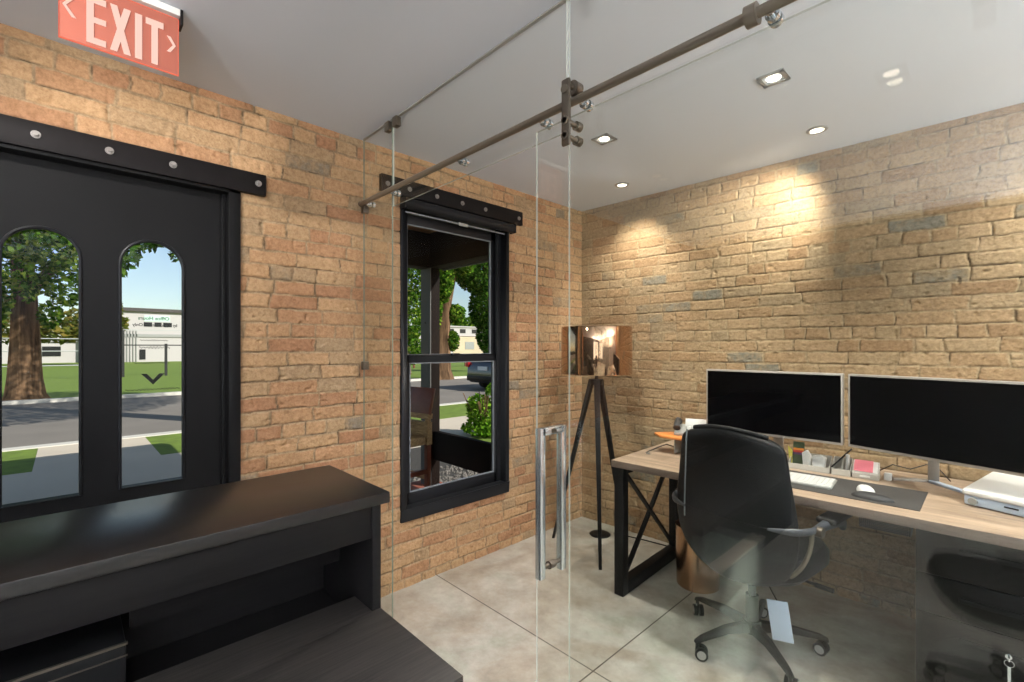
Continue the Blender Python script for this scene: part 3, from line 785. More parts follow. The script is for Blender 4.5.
# ------------------------------------------------------------------ office desk (local frame turned with the back wall)
DA = math.radians(2.4)
DX, DYY = -1.525, 2.238
def dl(x, y):                        # desk-local to world
    return (DX + x * math.cos(DA) - y * math.sin(DA), DYY + x * math.sin(DA) + y * math.cos(DA))
TOP = 0.76
def desk():
    t = thing('office_desk', 'grey oak desk with black industrial steel frame against the brick wall', 'desk', (DX, DYY, 0), DA)
    m = MB(); m.slot(0).box(0, 2.2, 0.0, 0.82, 0.722, TOP)
    o = m.build('desktop', [M['oak'], M['oakedge']], t, local=True, bevel=0.0015)
    for p in o.data.polygons: p.material_index = 0 if p.normal.z > 0.5 else 1
    s = 0.058
    f = MB(); f.box(0.012, 0.012 + s, 0.012, 0.012 + s, 0, 0.722); f.build('leg', M['deskmetal'], t, local=True, bevel=0.003)
    f = MB(); f.box(0.012, 0.012 + s, 0.70, 0.70 + s, 0, 0.722); f.build('leg', M['deskmetal'], t, local=True, bevel=0.003)
    f = MB(); f.box(0.012, 0.012 + s, 0.012 + s, 0.70, 0.0, 0.072); f.build('bottom_rail', M['deskmetal'], t, local=True, bevel=0.003)
    f = MB(); f.box(0.012, 0.012 + s, 0.012 + s, 0.70, 0.682, 0.722); f.build('top_rail', M['deskmetal'], t, local=True, bevel=0.003)
    xm = 0.041
    for a, b in (((xm - .008, .070, .072), (xm - .008, .70, .682)), ((xm + .008, .70, .072), (xm + .008, .070, .682))):
        MB().bar(a, b, 0.012, 0.026, up=(1, 0, 0)).build('cross_brace', M['deskmetal'], t, local=True)
    f = MB(); f.box(0.071, 1.29, 0.715, 0.75, 0.64, 0.70); f.build('back_rail', M['deskmetal'], t, local=True, bevel=0.002)
    # mesh tray under the top
    f = MB()
    xa, xb, ya, yb, za, zb = 1.125, 1.29, 0.10, 0.40, 0.655, 0.7215
    f.add([(xa, ya, za), (xb, ya, za), (xb, yb, za), (xa, yb, za), (xa, ya, zb), (xb, ya, zb), (xb, yb, zb), (xa, yb, zb)], [(0, 1, 2, 3), (0, 1, 5, 4), (2, 3, 7, 6), (1, 2, 6, 5), (3, 0, 4, 7)])
    o = f.build('mesh_tray', M['tray'], t, local=True, smooth=False); o['label'] = 'black perforated metal tray'
    # drawer cabinet carrying the right end
    c = thing('drawer_cabinet', 'black three-drawer cabinet with keys in its lowest drawer, under the desk', 'drawer cabinet', (*dl(1.55, 0.4), 0), DA)
    x0, x1, y0, y1 = -0.245, 0.24, -0.325, 0.33
    MB().box(x0, x1, y0 + 0.02, y1, 0.02, 0.7215).build('carcass', M['cabinet'], c, local=True, bevel=0.002)
    zs = [(0.025, 0.388), (0.392, 0.536), (0.540, 0.712)]
    for i, (a, b) in enumerate(zs):
        d = MB().box(x0, x1, y0, y0 + 0.019, a, b).build('drawer', M['cabinet'], c, local=True, bevel=0.0015)
        hz = b - 0.065
        MB().box(x0 + 0.12, x1 - 0.12, y0 - 0.006, y0 + 0.001, hz - 0.009, hz + 0.009).build('handle', M['plastic'], d, local=True, bevel=0.002)
        if i == 0:
            m = MB(); m.cyl((0, y0 - 0.010, hz), (0, y0, hz), 0.009, n=18); m.box(-0.002, 0.002, y0 - 0.035, y0 - 0.008, hz - 0.005, hz + 0.007)
            m.tube([(0.0, y0 - 0.030, hz + 0.012 * math.sin(k_ * 2 * PI / 16) - 0.010) if False else (0.012 * math.cos(k_ * 2 * PI / 16), y0 - 0.033, hz - 0.012 + 0.012 * math.sin(k_ * 2 * PI / 16)) for k_ in range(16)], 0.0013, 6, closed=True)
            m.box(-0.004, 0.004, y0 - 0.035, y0 - 0.032, hz - 0.075, hz - 0.022)
            m.build('key', M['chrome'], d, local=True)
    for x in (x0 + 0.04, x1 - 0.04):
        for y in (y0 + 0.06, y1 - 0.04): MB().cyl((x, y, 0), (x, y, 0.02), 0.015, n=14).build('foot', M['plastic'], c, local=True)
desk()

# ------------------------------------------------------------------ monitors
def monitor(name, label, loc, rz, w=0.676, hgt=0.352, z0=0.917):
    t = thing(name, label, 'monitor', (loc[0], loc[1], TOP), rz)
    zl = z0 - TOP
    b = MB().box(0, w, 0, 0.030, zl, zl + hgt).build('housing', M['silver'], t, local=True, bevel=0.003)
    e = 0.0095
    MB().box(e, w - e, -0.0012, 0.002, zl + e + 0.003, zl + hgt - e).build('screen', M['screen'], t, local=True, smooth=False)
    MB().box(w / 2 - 0.12, w / 2 + 0.12, 0.03, 0.055, zl + 0.06, zl + 0.28).build('back_cover', M['silver'], t, local=True, bevel=0.01)
    if rz == 0.0:
        MB().box(w / 2 - 0.035, w / 2 + 0.035, 0.055, 0.18, zl + 0.10, zl + 0.16).build('stand_arm', M['silver'], t, local=True, bevel=0.003)
        MB().box(w / 2 - 0.025, w / 2 + 0.025, 0.165, 0.185, 0.012, zl + 0.16).build('stand_neck', M['silver'], t, local=True, bevel=0.003)
        MB().box(w / 2 - 0.08, w / 2 + 0.07, 0.135, 0.235, 0.0, 0.012).build('stand_foot', M['silver'], t, local=True, bevel=0.004)
    else:
        MB().bar((-0.216, 2.955, TOP + 0.008), (-0.216, 2.955, zl + TOP + 0.17), 0.018, 0.04).build('stand_neck', M['silver'], t, bevel=0.002)
        MB().bar((-0.216, 2.955, zl + TOP + 0.13), (-0.14, 2.72, zl + TOP + 0.13), 0.05, 0.05).build('stand_arm', M['silver'], t, bevel=0.002)
        m = MB(); m.bar((-0.232, 2.962, TOP + 0.006), (-0.098, 2.835, TOP + 0.006), 0.032, 0.012); m.build('stand_foot', M['bluewhite'], t, bevel=0.003)
        MB().bar((-0.236, 2.958, TOP + 0.006), (-0.36, 2.885, TOP + 0.006), 0.032, 0.012).build('stand_foot', M['silver'], t, bevel=0.003)
    return t
monitor('monitor', 'wide silver-framed black monitor directly behind the black office chair', (-1.207, 2.752), 0.0)
monitor('monitor', 'wide silver-framed black monitor angled behind the white flat machine', (-0.511, 2.75), math.radians(-17.2), w=0.70)

# ------------------------------------------------------------------ things on the desk
def on_desk():
    z = TOP
    def T(x0, y0, ang): return Matrix.Translation((x0, y0, 0)) @ Matrix.Rotation(ang, 4, 'Z')
    # desk mat
    p = [(-0.98, 2.37), (-0.216, 2.40), (-0.218, 2.735), (-0.99, 2.70)]
    t = MB().prism(p, z, z + 0.003, lambda a, b, c: (a, b, c)).build('desk_mat', M['mat'], smooth=False); tag(t, 'charcoal felt mat under the keyboard and mouse', 'desk mat')
    zm = z + 0.003
    # keyboard
    k = thing('keyboard', 'slim white keyboard on the charcoal desk mat', 'keyboard', (-0.66, 2.54, zm), math.radians(4))
    MB().box(-0.14, 0.135, -0.085, 0.095, 0.0, 0.008).build('base', M['greyplastic'], k, local=True, bevel=0.002)
    m = MB(); mg = MB()
    for r in range(6):
        x = -0.133
        while x < 0.125:
            w = 0.0165
            if r == 0 and -0.07 < x < 0.02: w = 0.085
            if r == 1 and x > 0.10: w = 0.022
            m.box(x, min(x + w, 0.131), -0.079 + r * 0.029, -0.079 + r * 0.029 + 0.0255, 0.008, 0.0115); x += w + 0.0022
    m.build('keys', M['white'], k, local=True, smooth=False)
    # mouse on a gel rest
    g = MB()
    pr = []
    g.sphere((-0.372, 2.462, zm - 0.001), 0.072, 0.036, 0.026, 24, 12)
    g = MB()
    n = 24; vs = []
    for i in range(7):
        a = PI / 2 * i / 6
        for j in range(n):
            tt = 2 * PI * j / n
            vs.append((-0.372 + 0.074 * math.cos(a) * math.cos(tt), 2.458 + 0.040 * math.cos(a) * math.sin(tt), zm + 0.024 * math.sin(a)))
    fs = [(i * n + j, i * n + (j + 1) % n, (i + 1) * n + (j + 1) % n, (i + 1) * n + j) for i in range(6) for j in range(n)] + [tuple(range(n))]
    wr = g.add(vs, fs).build('wrist_rest', M['rest']); tag(wr, 'charcoal padded wrist rest in front of the white mouse', 'wrist rest')
    ms = thing('mouse', 'white computer mouse on the charcoal mat', 'mouse', (-0.405, 2.525, zm), math.radians(-70))
    n = 24; vs = []
    for i in range(8):
        a = PI / 2 * i / 7
        for j in range(n):
            tt = 2 * PI * j / n; ex = 0.75
            cx, sx = math.cos(tt), math.sin(tt)
            vs.append((0.056 * math.cos(a) ** 0.7 * math.copysign(abs(cx) ** ex, cx), 0.031 * math.cos(a) ** 0.7 * math.copysign(abs(sx) ** ex, sx), 0.004 + 0.027 * math.sin(a)))
    fs = [(i * n + j, i * n + (j + 1) % n, (i + 1) * n + (j + 1) % n, (i + 1) * n + j) for i in range(7) for j in range(n)]
    MB().add(vs, fs + [tuple(range(n))]).build('shell', M['white'], ms, local=True)
    MB().cyl((0, 0, 0), (0, 0, 0.005), 0.024, n=24).build('base', M['greyplastic'], ms, local=True)
    # organiser trays
    ang = math.radians(4.5)
    def tray(name, label, x0, y0, w, d, h, hb, cells, cat='desk organiser'):
        t = thing(name, label, cat, (x0, y0, z), ang)
        th = 0.003
        m = MB()
        def side(pts): m.prism(pts, 0, 0, lambda a, b, c: (a, b, c))
        m.box(0, w, 0, th, 0, h); m.box(0, w, d - th, d, 0, hb)
        for x in (0, w - th):
            m.prism([(0, 0), (d, 0), (d, hb), (0, h)], x, x + th, lambda a, b, c: (c, a, b))
        m.box(0, w, 0, d, 0, th)
        m.build('tray', M['greytray'], t, local=True, smooth=False)
        for c in cells:
            MB().prism([(th, th), (d - th, th), (d - th, hb - 0.006), (th, h - 0.006)], c, c + th, lambda a, b, cc: (cc, a, b)).build('divider', M['greytray'], t, local=True, smooth=False)
        return t
    tray('desk_organiser', 'long pale grey tray organiser right of the chair, under the left monitor', -0.775, 2.765, 0.182, 0.10, 0.030, 0.074, [0.085])
    tray('desk_organiser', 'small pale grey tray holding a black pen, between the long tray and the pink notes', -0.587, 2.782, 0.080, 0.095, 0.032, 0.076, [0.038])
    # pink note holder
    t = thing('note_holder', 'pale grey stand holding a pad of pink paper notes', 'note holder', (-0.502, 2.79, z), ang)
    MB().prism([(0, 0), (0.075, 0), (0.062, 0.078), (0.0, 0.026)], 0, 0.104, lambda a, b, c: (c, a, b)).build('stand', M['greytray'], t, local=True, bevel=0.001)
    sl = math.atan2(0.052, 0.062)
    mt = Matrix.Translation((0.006, 0.0, 0.0262)) @ Matrix.Rotation(sl, 4, 'X')
    MB().box(0.0, 0.092, 0.008, 0.078, 0.0, 0.003, mt).build('paper_stack', M['paper'], t, local=True, smooth=False)
    MB().box(0.0, 0.074, 0.010, 0.078, 0.003, 0.006, mt).build('note_pad', M['pink'], t, local=True, smooth=False)
    MB().box(0.03, 0.07, -0.001, 0.001, 0.010, 0.019).build('label_slot', M['paper'], t, local=True, smooth=False)
    # small white cube
    t = MB().box(-0.387, -0.358, 2.845, 2.872, z, z + 0.034).build('small_white_box', M['white'], bevel=0.003); tag(t, 'tiny white box standing right of the pink notes', 'box')
    # white correction stick standing in the small tray
    t = MB().cyl((-0.532, 2.845, z + 0.004), (-0.530, 2.850, z + 0.098), 0.009, n=16).build('glue_stick', M['white'], bevel=0.002); tag(t, 'white glue stick standing in the small grey tray', 'glue stick')
    # pen
    t = thing('pen', 'black pen leaning out of the small grey tray towards the right monitor', 'pen', (-0.578, 2.82, z + 0.01))
    MB().cyl((-0.584, 2.780, z + 0.039), (-0.528, 2.925, z + 0.115), 0.0042, n=12).build('barrel', M['plastic'], t)
    MB().cyl((-0.528, 2.925, z + 0.115), (-0.526, 2.931, z + 0.118), 0.0042, 0.002, n=12).build('tip', M['nickel'], t)
    # striped tab book
    t = thing('index_tab_pack', 'dark card of coloured index tabs standing in the long tray', 'index tabs', (-0.745, 2.83, z + 0.004), math.radians(8))
    mt = Matrix.Rotation(math.radians(-12), 4, 'X')
    MB().box(-0.026, 0.026, 0, 0.004, 0.0, 0.128, mt).build('card', M['green'], t, local=True, smooth=False)
    for c, a in (('purple', 0.060), ('red', 0.072), ('orange', 0.084)):
        MB().box(-0.024, 0.024, -0.002, 0.0, a, a + 0.011, mt).build('tab', M[c], t, local=True, smooth=False)
    t = MB().prism([(-0.785, 0.004), (-0.772, 0.004), (-0.772, 0.085), (-0.792, 0.108)], 2.822, 2.826, lambda a, b, c: (a, c, z + b)).build('sticky_tab', M['yellow'], smooth=False); tag(t, 'yellow sticky tab sticking up beside the coloured index card', 'sticky tab')
    # crumpled white erasers
    t = MB().prism([(-0.715, 0.0), (-0.685, 0.0), (-0.680, 0.06), (-0.700, 0.095), (-0.722, 0.08)], 2.805, 2.83, lambda a, b, c: (a, c, z + 0.004 + b)).build('folded_note', M['paper'], smooth=False); tag(t, 'folded white note lying in the long tray beside the index tabs', 'note')
    t = MB().prism([(-0.672, 0.0), (-0.622, 0.0), (-0.616, 0.066), (-0.640, 0.078), (-0.676, 0.070)], 2.80, 2.835, lambda a, b, c: (a, c, z + 0.004 + b)).build('eraser', M['white'], bevel=0.003); tag(t, 'white eraser in the right end of the long tray', 'eraser')
    # white machine
    t = thing('flatbed_scanner', 'flat white machine with a pale blue front on the right of the desk', 'scanner', (-0.104, 2.635, z), math.radians(-19.0))
    # local x along its front edge, y away; the lid rises towards the back
    MB().prism([(0.006, 0.004), (0.29, 0.004), (0.29, 0.088), (0.006, 0.042)], 0.0, 0.44, lambda a, b, c: (c, a, b)).build('base', M['bluewhite'], t, local=True, bevel=0.005)
    MB().prism([(0.0, 0.042), (0.296, 0.090), (0.296, 0.112), (0.008, 0.066), (0.0, 0.060)], -0.004, 0.444, lambda a, b, c: (c, a, b)).build('lid', M['white'], t, local=True, bevel=0.006, seg=3)
    MB().cyl((0.03, 0.008, 0.022), (0.03, -0.006, 0.022), 0.014, n=24).build('knob', M['greyplastic'], t, local=True)
    for a in (0.12, 0.185): MB().box(a, a + 0.04, 0.003, 0.0075, 0.024, 0.030).build('slot', M['plastic'], t, local=True, smooth=False)
    MB().box(0.20, 0.25, 0.058, 0.062, 0.072, 0.0765).build('mark', M['greyplastic'], t, local=True, smooth=False)
    for x in (0.04, 0.40):
        for y in (0.05, 0.26): MB().cyl((x, y, 0), (x, y, 0.005), 0.01, n=12).build('foot', M['plastic'], t, local=True)
    # wooden riser with telephone
    t = thing('phone_riser', 'small orange wood riser on grey metal legs at the left end of the desk', 'desk riser', (-1.28, 2.70, z))
    poly = [(-1.50, 2.672), (-1.425, 2.60), (-1.10, 2.60), (-1.08, 2.84), (-1.36, 2.85)]
    MB().prism(poly, z + 0.092, z + 0.106, lambda a, b, c: (a, b, c)).build('top', M['orangewood'], t, bevel=0.002)
    for x in (-1.345, -1.12): MB().box(x, x + 0.006, 2.625, 2.80, z, z + 0.092).build('leg', M['greyplastic'], t, bevel=0.001)
    zr = z + 0.106
    t = thing('desk_telephone', 'telephone with dark handset on the orange wood riser', 'telephone', (-1.30, 2.75, zr), math.radians(20))
    MB().prism([(0, 0), (0.13, 0), (0.13, 0.055), (0, 0.02)], -0.09, 0.11, lambda a, b, c: (c, a - 0.065, b)).build('base', M['greyplastic'], t, local=True, bevel=0.004)
    MB().tube([(-0.075, -0.055, 0.045), (-0.077, -0.03, 0.066), (-0.078, 0.01, 0.072), (-0.077, 0.045, 0.078), (-0.075, 0.062, 0.066)], [0.022, 0.019, 0.016, 0.019, 0.021], 14).build('handset', M['rest'], t, local=True)
    MB().box(-0.035, 0.105, 0.02, 0.026, 0.045, 0.10, Matrix.Rotation(math.radians(-14), 4, 'X')).build('display', M['white'], t, local=True, bevel=0.002)
    m = MB()
    for i in range(4):
        for j in range(3): m.box(-0.02 + j * 0.026, 0.0 + j * 0.026, -0.055 + i * 0.017, -0.043 + i * 0.017, 0.028 + i * 0.0045, 0.036 + i * 0.0045)
    m.build('buttons', M['white'], t, local=True, smooth=False)
    t = thing('cable', 'short brown cable with a metal plug lying at the left end of the desk', 'cable', (-1.46, 2.55, z))
    MB().tube([(-1.458, 2.508, z + 0.006), (-1.475, 2.53, z + 0.005), (-1.468, 2.57, z + 0.012), (-1.44, 2.62, z + 0.03), (-1.41, 2.66, z + 0.045), (-1.38, 2.69, z + 0.03), (-1.355, 2.70, z + 0.006)], 0.0035, 8).build('cord', M['cable'], t)
    MB().cyl((-1.458, 2.508, z + 0.007), (-1.436, 2.505, z + 0.007), 0.0065, n=12).build('plug', M['chrome'], t)
    MB().tube([(-0.48, 2.90, z + 0.005), (-0.42, 2.94, z + 0.02), (-0.36, 2.90, z + 0.07), (-0.30, 2.95, z + 0.05), (-0.22, 2.98, z + 0.09), (-0.16, 3.0, z + 0.01)], 0.003, 6).build('monitor_cable', M['cable'])
    tag(bpy.data.objects['monitor_cable'], 'thin dark cable looping on the desk below the right monitor', 'cable')
on_desk()

# ------------------------------------------------------------------ office chair
def office_chair():
    rz = math.radians(-7)
    t = thing('office_chair', 'black leather office chair on five casters with grey arms, drawn up to the desk', 'office chair', (-0.805, 2.33, 0), rz)
    prof = [(0.365, 0.10), (0.39, 0.18), (0.43, 0.23), (0.50, 0.268), (0.58, 0.286), (0.68, 0.288), (0.78, 0.272), (0.88, 0.257), (0.96, 0.249), (1.005, 0.238), (1.030, 0.205), (1.048, 0.12)]
    def backshell(scale, y_off, th, zscale=1.0):
        vs = []; fs = []; n = 17; k = len(prof)
        for side in (0, 1):
            for z, hw in prof:
                for i in range(n):
                    s = -1 + 2 * i / (n - 1)
                    x = s * hw * scale
                    lean = -0.06 * max(0, (z - 0.5)) ** 1.0 + (0.10 * max(0, 0.5 - z) * 2)
                    y = -0.225 + lean + 0.05 * (s * s) + y_off
                    edge = max(0.0, 1 - abs(s) ** 5) * min(1, (1.055 - z) / 0.05 + 0.2) * min(1.0, (z - 0.335) / 0.05)
                    y += th * edge if side else -0.018 * edge
                    zz = z - 0.02 * s * s if z > 0.98 else z
                    vs.append((x, y, zz))
        for side in (0, 1):
            b = side * n * k
            for r in range(k - 1):
                for i in range(n - 1):
                    f = (b + r * n + i, b + r * n + i + 1, b + (r + 1) * n + i + 1, b + (r + 1) * n + i)
                    fs.append(f if side == 0 else f[::-1])
        o = n * k
        for r in range(k - 1):
            fs.append((r * n, (r + 1) * n, o + (r + 1) * n, o + r * n)); fs.append((r * n + n - 1, o + r * n + n - 1, o + (r + 1) * n + n - 1, (r + 1) * n + n - 1))
        for i in range(n - 1):
            fs.append((i, o + i, o + i + 1, i + 1)); e = (k - 1) * n
            fs.append((e + i, e + i + 1, o + e + i + 1, o + e + i))
        return MB().add(vs, fs)
    b = backshell(1.0, 0.0, 0.085).build('backrest', M['leather'], t, local=True)
    sd = b.modifiers.new('Subdivision', 'SUBSURF'); sd.levels = 1; sd.render_levels = 2
    def rear(x, z):
        hw = np.interp(z, [p[0] for p in prof], [p[1] for p in prof]); s = x / hw
        return -0.225 - 0.06 * max(0, z - 0.5) + 0.05 * s * s - 0.018
    for sx in (-1,):
        pts = [(sx * np.interp(z, [0.62, 1.0], [0.205, 0.185]), float(rear(0.19, z)) - 0.002, z) for z in np.linspace(0.60, 1.015, 12)]
        MB().tube(pts, 0.0035, 8).build('piping', M['piping'], b, local=True)
    MB().tube([(x, float(rear(x, 1.035)) + 0.02, 1.047 - 0.9 * x * x) for x in np.linspace(-0.16, 0.17, 14)], 0.011, 10).build('top_roll', M['leather'], b, local=True)
    # seat
    n = 20; vs = []; prs = [(0.40, 0.90), (0.43, 1.0), (0.475, 1.0), (0.505, 0.93), (0.515, 0.72)]
    for z, sc in prs:
        for j in range(n * 2):
            tt = 2 * PI * j / (n * 2); c_, s_ = math.cos(tt), math.sin(tt)
            vs.append((0.262 * sc * math.copysign(abs(c_) ** 0.55, c_), 0.045 + 0.255 * sc * math.copysign(abs(s_) ** 0.55, s_), z))
    n2 = n * 2
    fs = [(i * n2 + j, i * n2 + (j + 1) % n2, (i + 1) * n2 + (j + 1) % n2, (i + 1) * n2 + j) for i in range(4) for j in range(n2)] + [tuple(range(n2)), tuple(range(4 * n2, 5 * n2))]
    MB().add(vs, fs).build('seat', M['leather'], t, local=True)
    # hoop band wrapping behind the back, knobs and arm pads
    pts = [(0.308 * math.cos(a), -0.10 - 0.215 * math.sin(a) ** 0.8 if math.sin(a) > 0 else -0.10, 0.662 + 0.01 * math.sin(a)) for a in np.linspace(0, PI, 26)]
    MB().tube(pts[:8], [0.015] * 5 + [0.012, 0.009, 0.005], 12, flat=0.5).build('arm_band', M['armgrey'], t, local=True)
    MB().tube(pts[-9:], [0.005, 0.009, 0.013] + [0.016] * 6, 12, flat=0.5).build('arm_band', M['armgrey'], t, local=True)
    MB().tube([(x, float(rear(x, 0.655)) - 0.001, 0.655) for x in np.linspace(-0.24, 0.24, 20)], 0.0035, 8).build('seam', M['plastic'], b, local=True)
    for sx in (-1, 1):
        a = MB(); a.tube([(sx * 0.305, -0.10, 0.655), (sx * 0.31, -0.02, 0.662), (sx * 0.312, 0.05, 0.655), (sx * 0.31, 0.16, 0.640), (sx * 0.30, 0.20, 0.60)], [0.018, 0.02, 0.02, 0.018, 0.014], 12)
        ar = a.build('armrest', M['armgrey'], t, local=True)
        MB().box(sx * 0.31 - 0.038, sx * 0.31 + 0.038, -0.02, 0.19, 0.664, 0.690).build('arm_pad', M['plastic'], ar, local=True, bevel=0.011, seg=3)
        MB().cyl((sx * 0.30, -0.10, 0.655), (sx * 0.332, -0.10, 0.655), 0.021, n=22).build('arm_knob', M['darknickel'], ar, local=True)
    pts = [(0.302 * math.cos(a), -0.13 - 0.02 * math.sin(a), 0.648 - 0.285 * abs(math.sin(a)) ** 0.9) for a in np.linspace(0, PI, 30)]
    MB().tube(pts, 0.009, 10).build('arm_tube', M['nickel'], t, local=True)
    # mechanism, column, base
    m = MB(); m.box(-0.10, 0.10, -0.08, 0.14, 0.355, 0.405); m.build('tilt_mechanism', M['plastic'], t, local=True, bevel=0.01)
    m = MB(); m.cyl((0, 0.02, 0.385), (0.30, 0.04, 0.375), 0.006, n=12); m.cyl((0.25, 0.035, 0.376), (0.32, 0.042, 0.374), 0.010, n=12); m.build('tilt_lever', M['plastic'], t, local=True)
    m = MB(); m.cyl((0, 0, 0.09), (0, 0, 0.24), 0.028, n=22); m.cyl((0, 0, 0.24), (0, 0, 0.36), 0.017, n=18); m.build('gas_column', M['plastic'], t, local=True)
    base = MB(); base.cyl((0, 0, 0.07), (0, 0, 0.125), 0.045, 0.038, n=26)
    base = base.build('hub', M['plastic'], t, local=True, bevel=0.003)
    for deg in (166, 243, 316, 32, 99):
        a = math.radians(deg) - rz; c_, s_ = math.cos(a), math.sin(a)
        vs = []
        for r, w, z0, z1 in ((0.03, 0.026, 0.075, 0.118), (0.15, 0.021, 0.088, 0.118), (0.28, 0.016, 0.076, 0.096), (0.315, 0.013, 0.066, 0.082)):
            for sw, z in ((-w, z0), (w, z0), (w * 0.6, z1), (-w * 0.6, z1)): vs.append((c_ * r - s_ * sw, s_ * r + c_ * sw, z))
        fs = [(i * 4 + j, i * 4 + (j + 1) % 4, i * 4 + 4 + (j + 1) % 4, i * 4 + 4 + j) for i in range(3) for j in range(4)] + [(0, 1, 2, 3), (12, 13, 14, 15)]
        lg = MB().add(vs, fs).build('base_leg', M['plastic'], t, local=True, bevel=0.003)
        ca = MB(); q = a + 0.9
        px, py = c_ * 0.305, s_ * 0.305
        ax = Vector((math.cos(q), math.sin(q), 0)); 
        cx, cy = px - math.sin(q) * 0.018, py + math.cos(q) * 0.018
        for k in (-1, 1):
            p = Vector((cx, cy, 0.0275)) + ax * k * 0.014
            ca.slot(0).cyl(p - ax * 0.009, p + ax * 0.009, 0.0275, n=24)
            ca.slot(1).cyl(p + ax * k * 0.009, p + ax * k * 0.0105, 0.019, n=20)
        ca.slot(0).cyl((px, py, 0.03), (px, py, 0.07), 0.008, n=12)
        ca.build('caster', [M['plastic'], M['greyplastic']], lg, local=True)
    card = MB(); mt = Matrix.Translation((0.155, -0.10, 0.31)) @ Matrix.Rotation(math.radians(-9), 4, 'Y') @ Matrix.Rotation(math.radians(14), 4, 'Z')
    card.box(-0.040, 0.040, -0.004, 0.004, -0.165, 0.0, mt)
    o = card.build('instruction_card', M['bluewhite'], t, local=True, bevel=0.001); o['label'] = 'white card hanging under the seat'
    m = MB(); m.tube([(0.155, -0.10, 0.31), (0.13, -0.095, 0.34), (0.09, -0.06, 0.37)], 0.0025, 6); m.build('card_string', M['plastic'], o, local=True)
office_chair()
ch2 = copy_tree(bpy.data.objects['office_chair'])
ch2.location = (0.10, -0.36, 0); ch2.rotation_euler = (0, 0, math.radians(75))
tag(ch2, 'black leather office chair of the reception, showing only as a faint reflection in the glass', 'office chair')

# ------------------------------------------------------------------ waste bin, lamp, floor pieces
def floor_things():
    t = thing('waste_bin', 'round copper metal waste bin on the floor under the desk', 'waste bin', (-1.235, 2.70, 0))
    MB().lathe([(0.0, 0.004), (0.112, 0.004), (0.114, 0.0), (0.118, 0.004), (0.124, 0.345), (0.1255, 0.35), (0.1225, 0.35), (0.1205, 0.34), (0.114, 0.012), (0.0, 0.012)], (-1.235, 2.70, 0), 48).build('bin_body', M['copper'], t)
    t = thing('floor_lamp', 'tripod floor lamp with a shiny bronze drum shade in the brick corner', 'floor lamp', (-1.912, 2.63, 0))
    c = Vector((-1.912, 2.63, 0))
    m = MB(); m.lathe([(0.240, 1.213), (0.2435, 1.216), (0.2435, 1.530), (0.240, 1.533)], c, 64)
    m = MB(); vs_prof = [(0.231, 1.220), (0.237, 1.217), (0.240, 1.226), (0.240, 1.528), (0.237, 1.537), (0.231, 1.534)]
    m.lathe(vs_prof, c, 72, close=True); sh = m.build('lamp_shade', M['shade'], t)
    m = MB(); m.lathe([(0.235, 1.218), (0.235, 1.531)], c, 48)
    m = MB(); 
    for k in range(3):
        a = 2 * PI * k / 3 + 0.4
        m.cyl(c + Vector((0, 0, 1.50)), c + Vector((0.238 * math.cos(a), 0.238 * math.sin(a), 1.50)), 0.0025, n=8)
    m.build('shade_ring', M['nickel'], sh)
    m = MB(); m.cyl(c + Vector((0, 0, 1.17)), c + Vector((0, 0, 1.33)), 0.012, n=16); m.cyl(c + Vector((0, 0, 1.30)), c + Vector((0, 0, 1.37)), 0.02, n=18); m.build('lamp_stem', M['plastic'], t)
    m = MB(); m.cyl(c + Vector((0, 0, 1.142)), c + Vector((0, 0, 1.18)), 0.045, 0.045, n=20); m.build('tripod_head', M['plastic'], t, bevel=0.003)
    for fx, fy in ((-2.262, 2.584), (-1.737, 2.43), (-1.885, 2.94)):
        f = Vector((fx, fy, 0)); d = (f - c); d.z = 0; d.normalize()
        top = c + d * 0.035 + Vector((0, 0, 1.18))
        m = MB(); L = (f + Vector((0, 0, 0.0)) - top)
        vs = []; s = Vector((-d.y, d.x, 0))
        for p, w, th in ((top, 0.020, 0.014), (f + Vector((0, 0, 0.002)), 0.010, 0.008)):
            for a, b in ((-1, -1), (1, -1), (1, 1), (-1, 1)): vs.append(p + s * a * w + d * b * th)
        m.add(vs, [(0, 1, 2, 3), (4, 5, 6, 7), (0, 1, 5, 4), (1, 2, 6, 5), (2, 3, 7, 6), (3, 0, 4, 7)])
        m.build('tripod_leg', M['deskmetal'], t, bevel=0.002)
    t = thing('floor_switch', 'round black floor switch on the concrete behind the lamp leg', 'floor switch', (-2.065, 2.885, 0))
    MB().lathe([(0.0, 0.0), (0.075, 0.0), (0.078, 0.004), (0.070, 0.010), (0.03, 0.013), (0.0, 0.013)], (-2.065, 2.885, 0), 32).build('disc', M['plastic'], t)
    MB().lathe([(0.0, 0.013), (0.018, 0.013), (0.016, 0.017), (0.0, 0.018)], (-2.065, 2.885, 0), 20).build('button', M['rest'], t)
    for i, (lab, pts) in enumerate((('dark power cable running along the foot of the back brick wall under the desk', [(-2.0, 2.97, .005), (-1.8, 3.02, .005), (-1.6, 3.05, .005), (-1.42, 3.06, .005), (-1.2, 3.07, .005), (-1.0, 3.08, .005)]),
                                    ('dark cable looped on the concrete in front of the wall cable under the desk', [(-1.40, 3.02, .005), (-1.41, 2.93, .005), (-1.38, 2.87, .0055), (-1.30, 2.88, .005), (-1.15, 2.94, .005), (-1.05, 2.92, .005)]))):
        sm = []
        for a in range(len(pts) - 1):
            p0 = Vector(pts[max(a - 1, 0)]); p1 = Vector(pts[a]); p2 = Vector(pts[a + 1]); p3 = Vector(pts[min(a + 2, len(pts) - 1)])
            for k in range(6):
                u = k / 6
                sm.append(0.5 * ((2 * p1) + (-p0 + p2) * u + (2 * p0 - 5 * p1 + 4 * p2 - p3) * u * u + (-p0 + 3 * p1 - 3 * p2 + p3) * u ** 3))
        sm.append(Vector(pts[-1]))
        o = MB().tube(sm, 0.0045, 8).build('power_cable', M['cable']); tag(o, lab, 'cable')
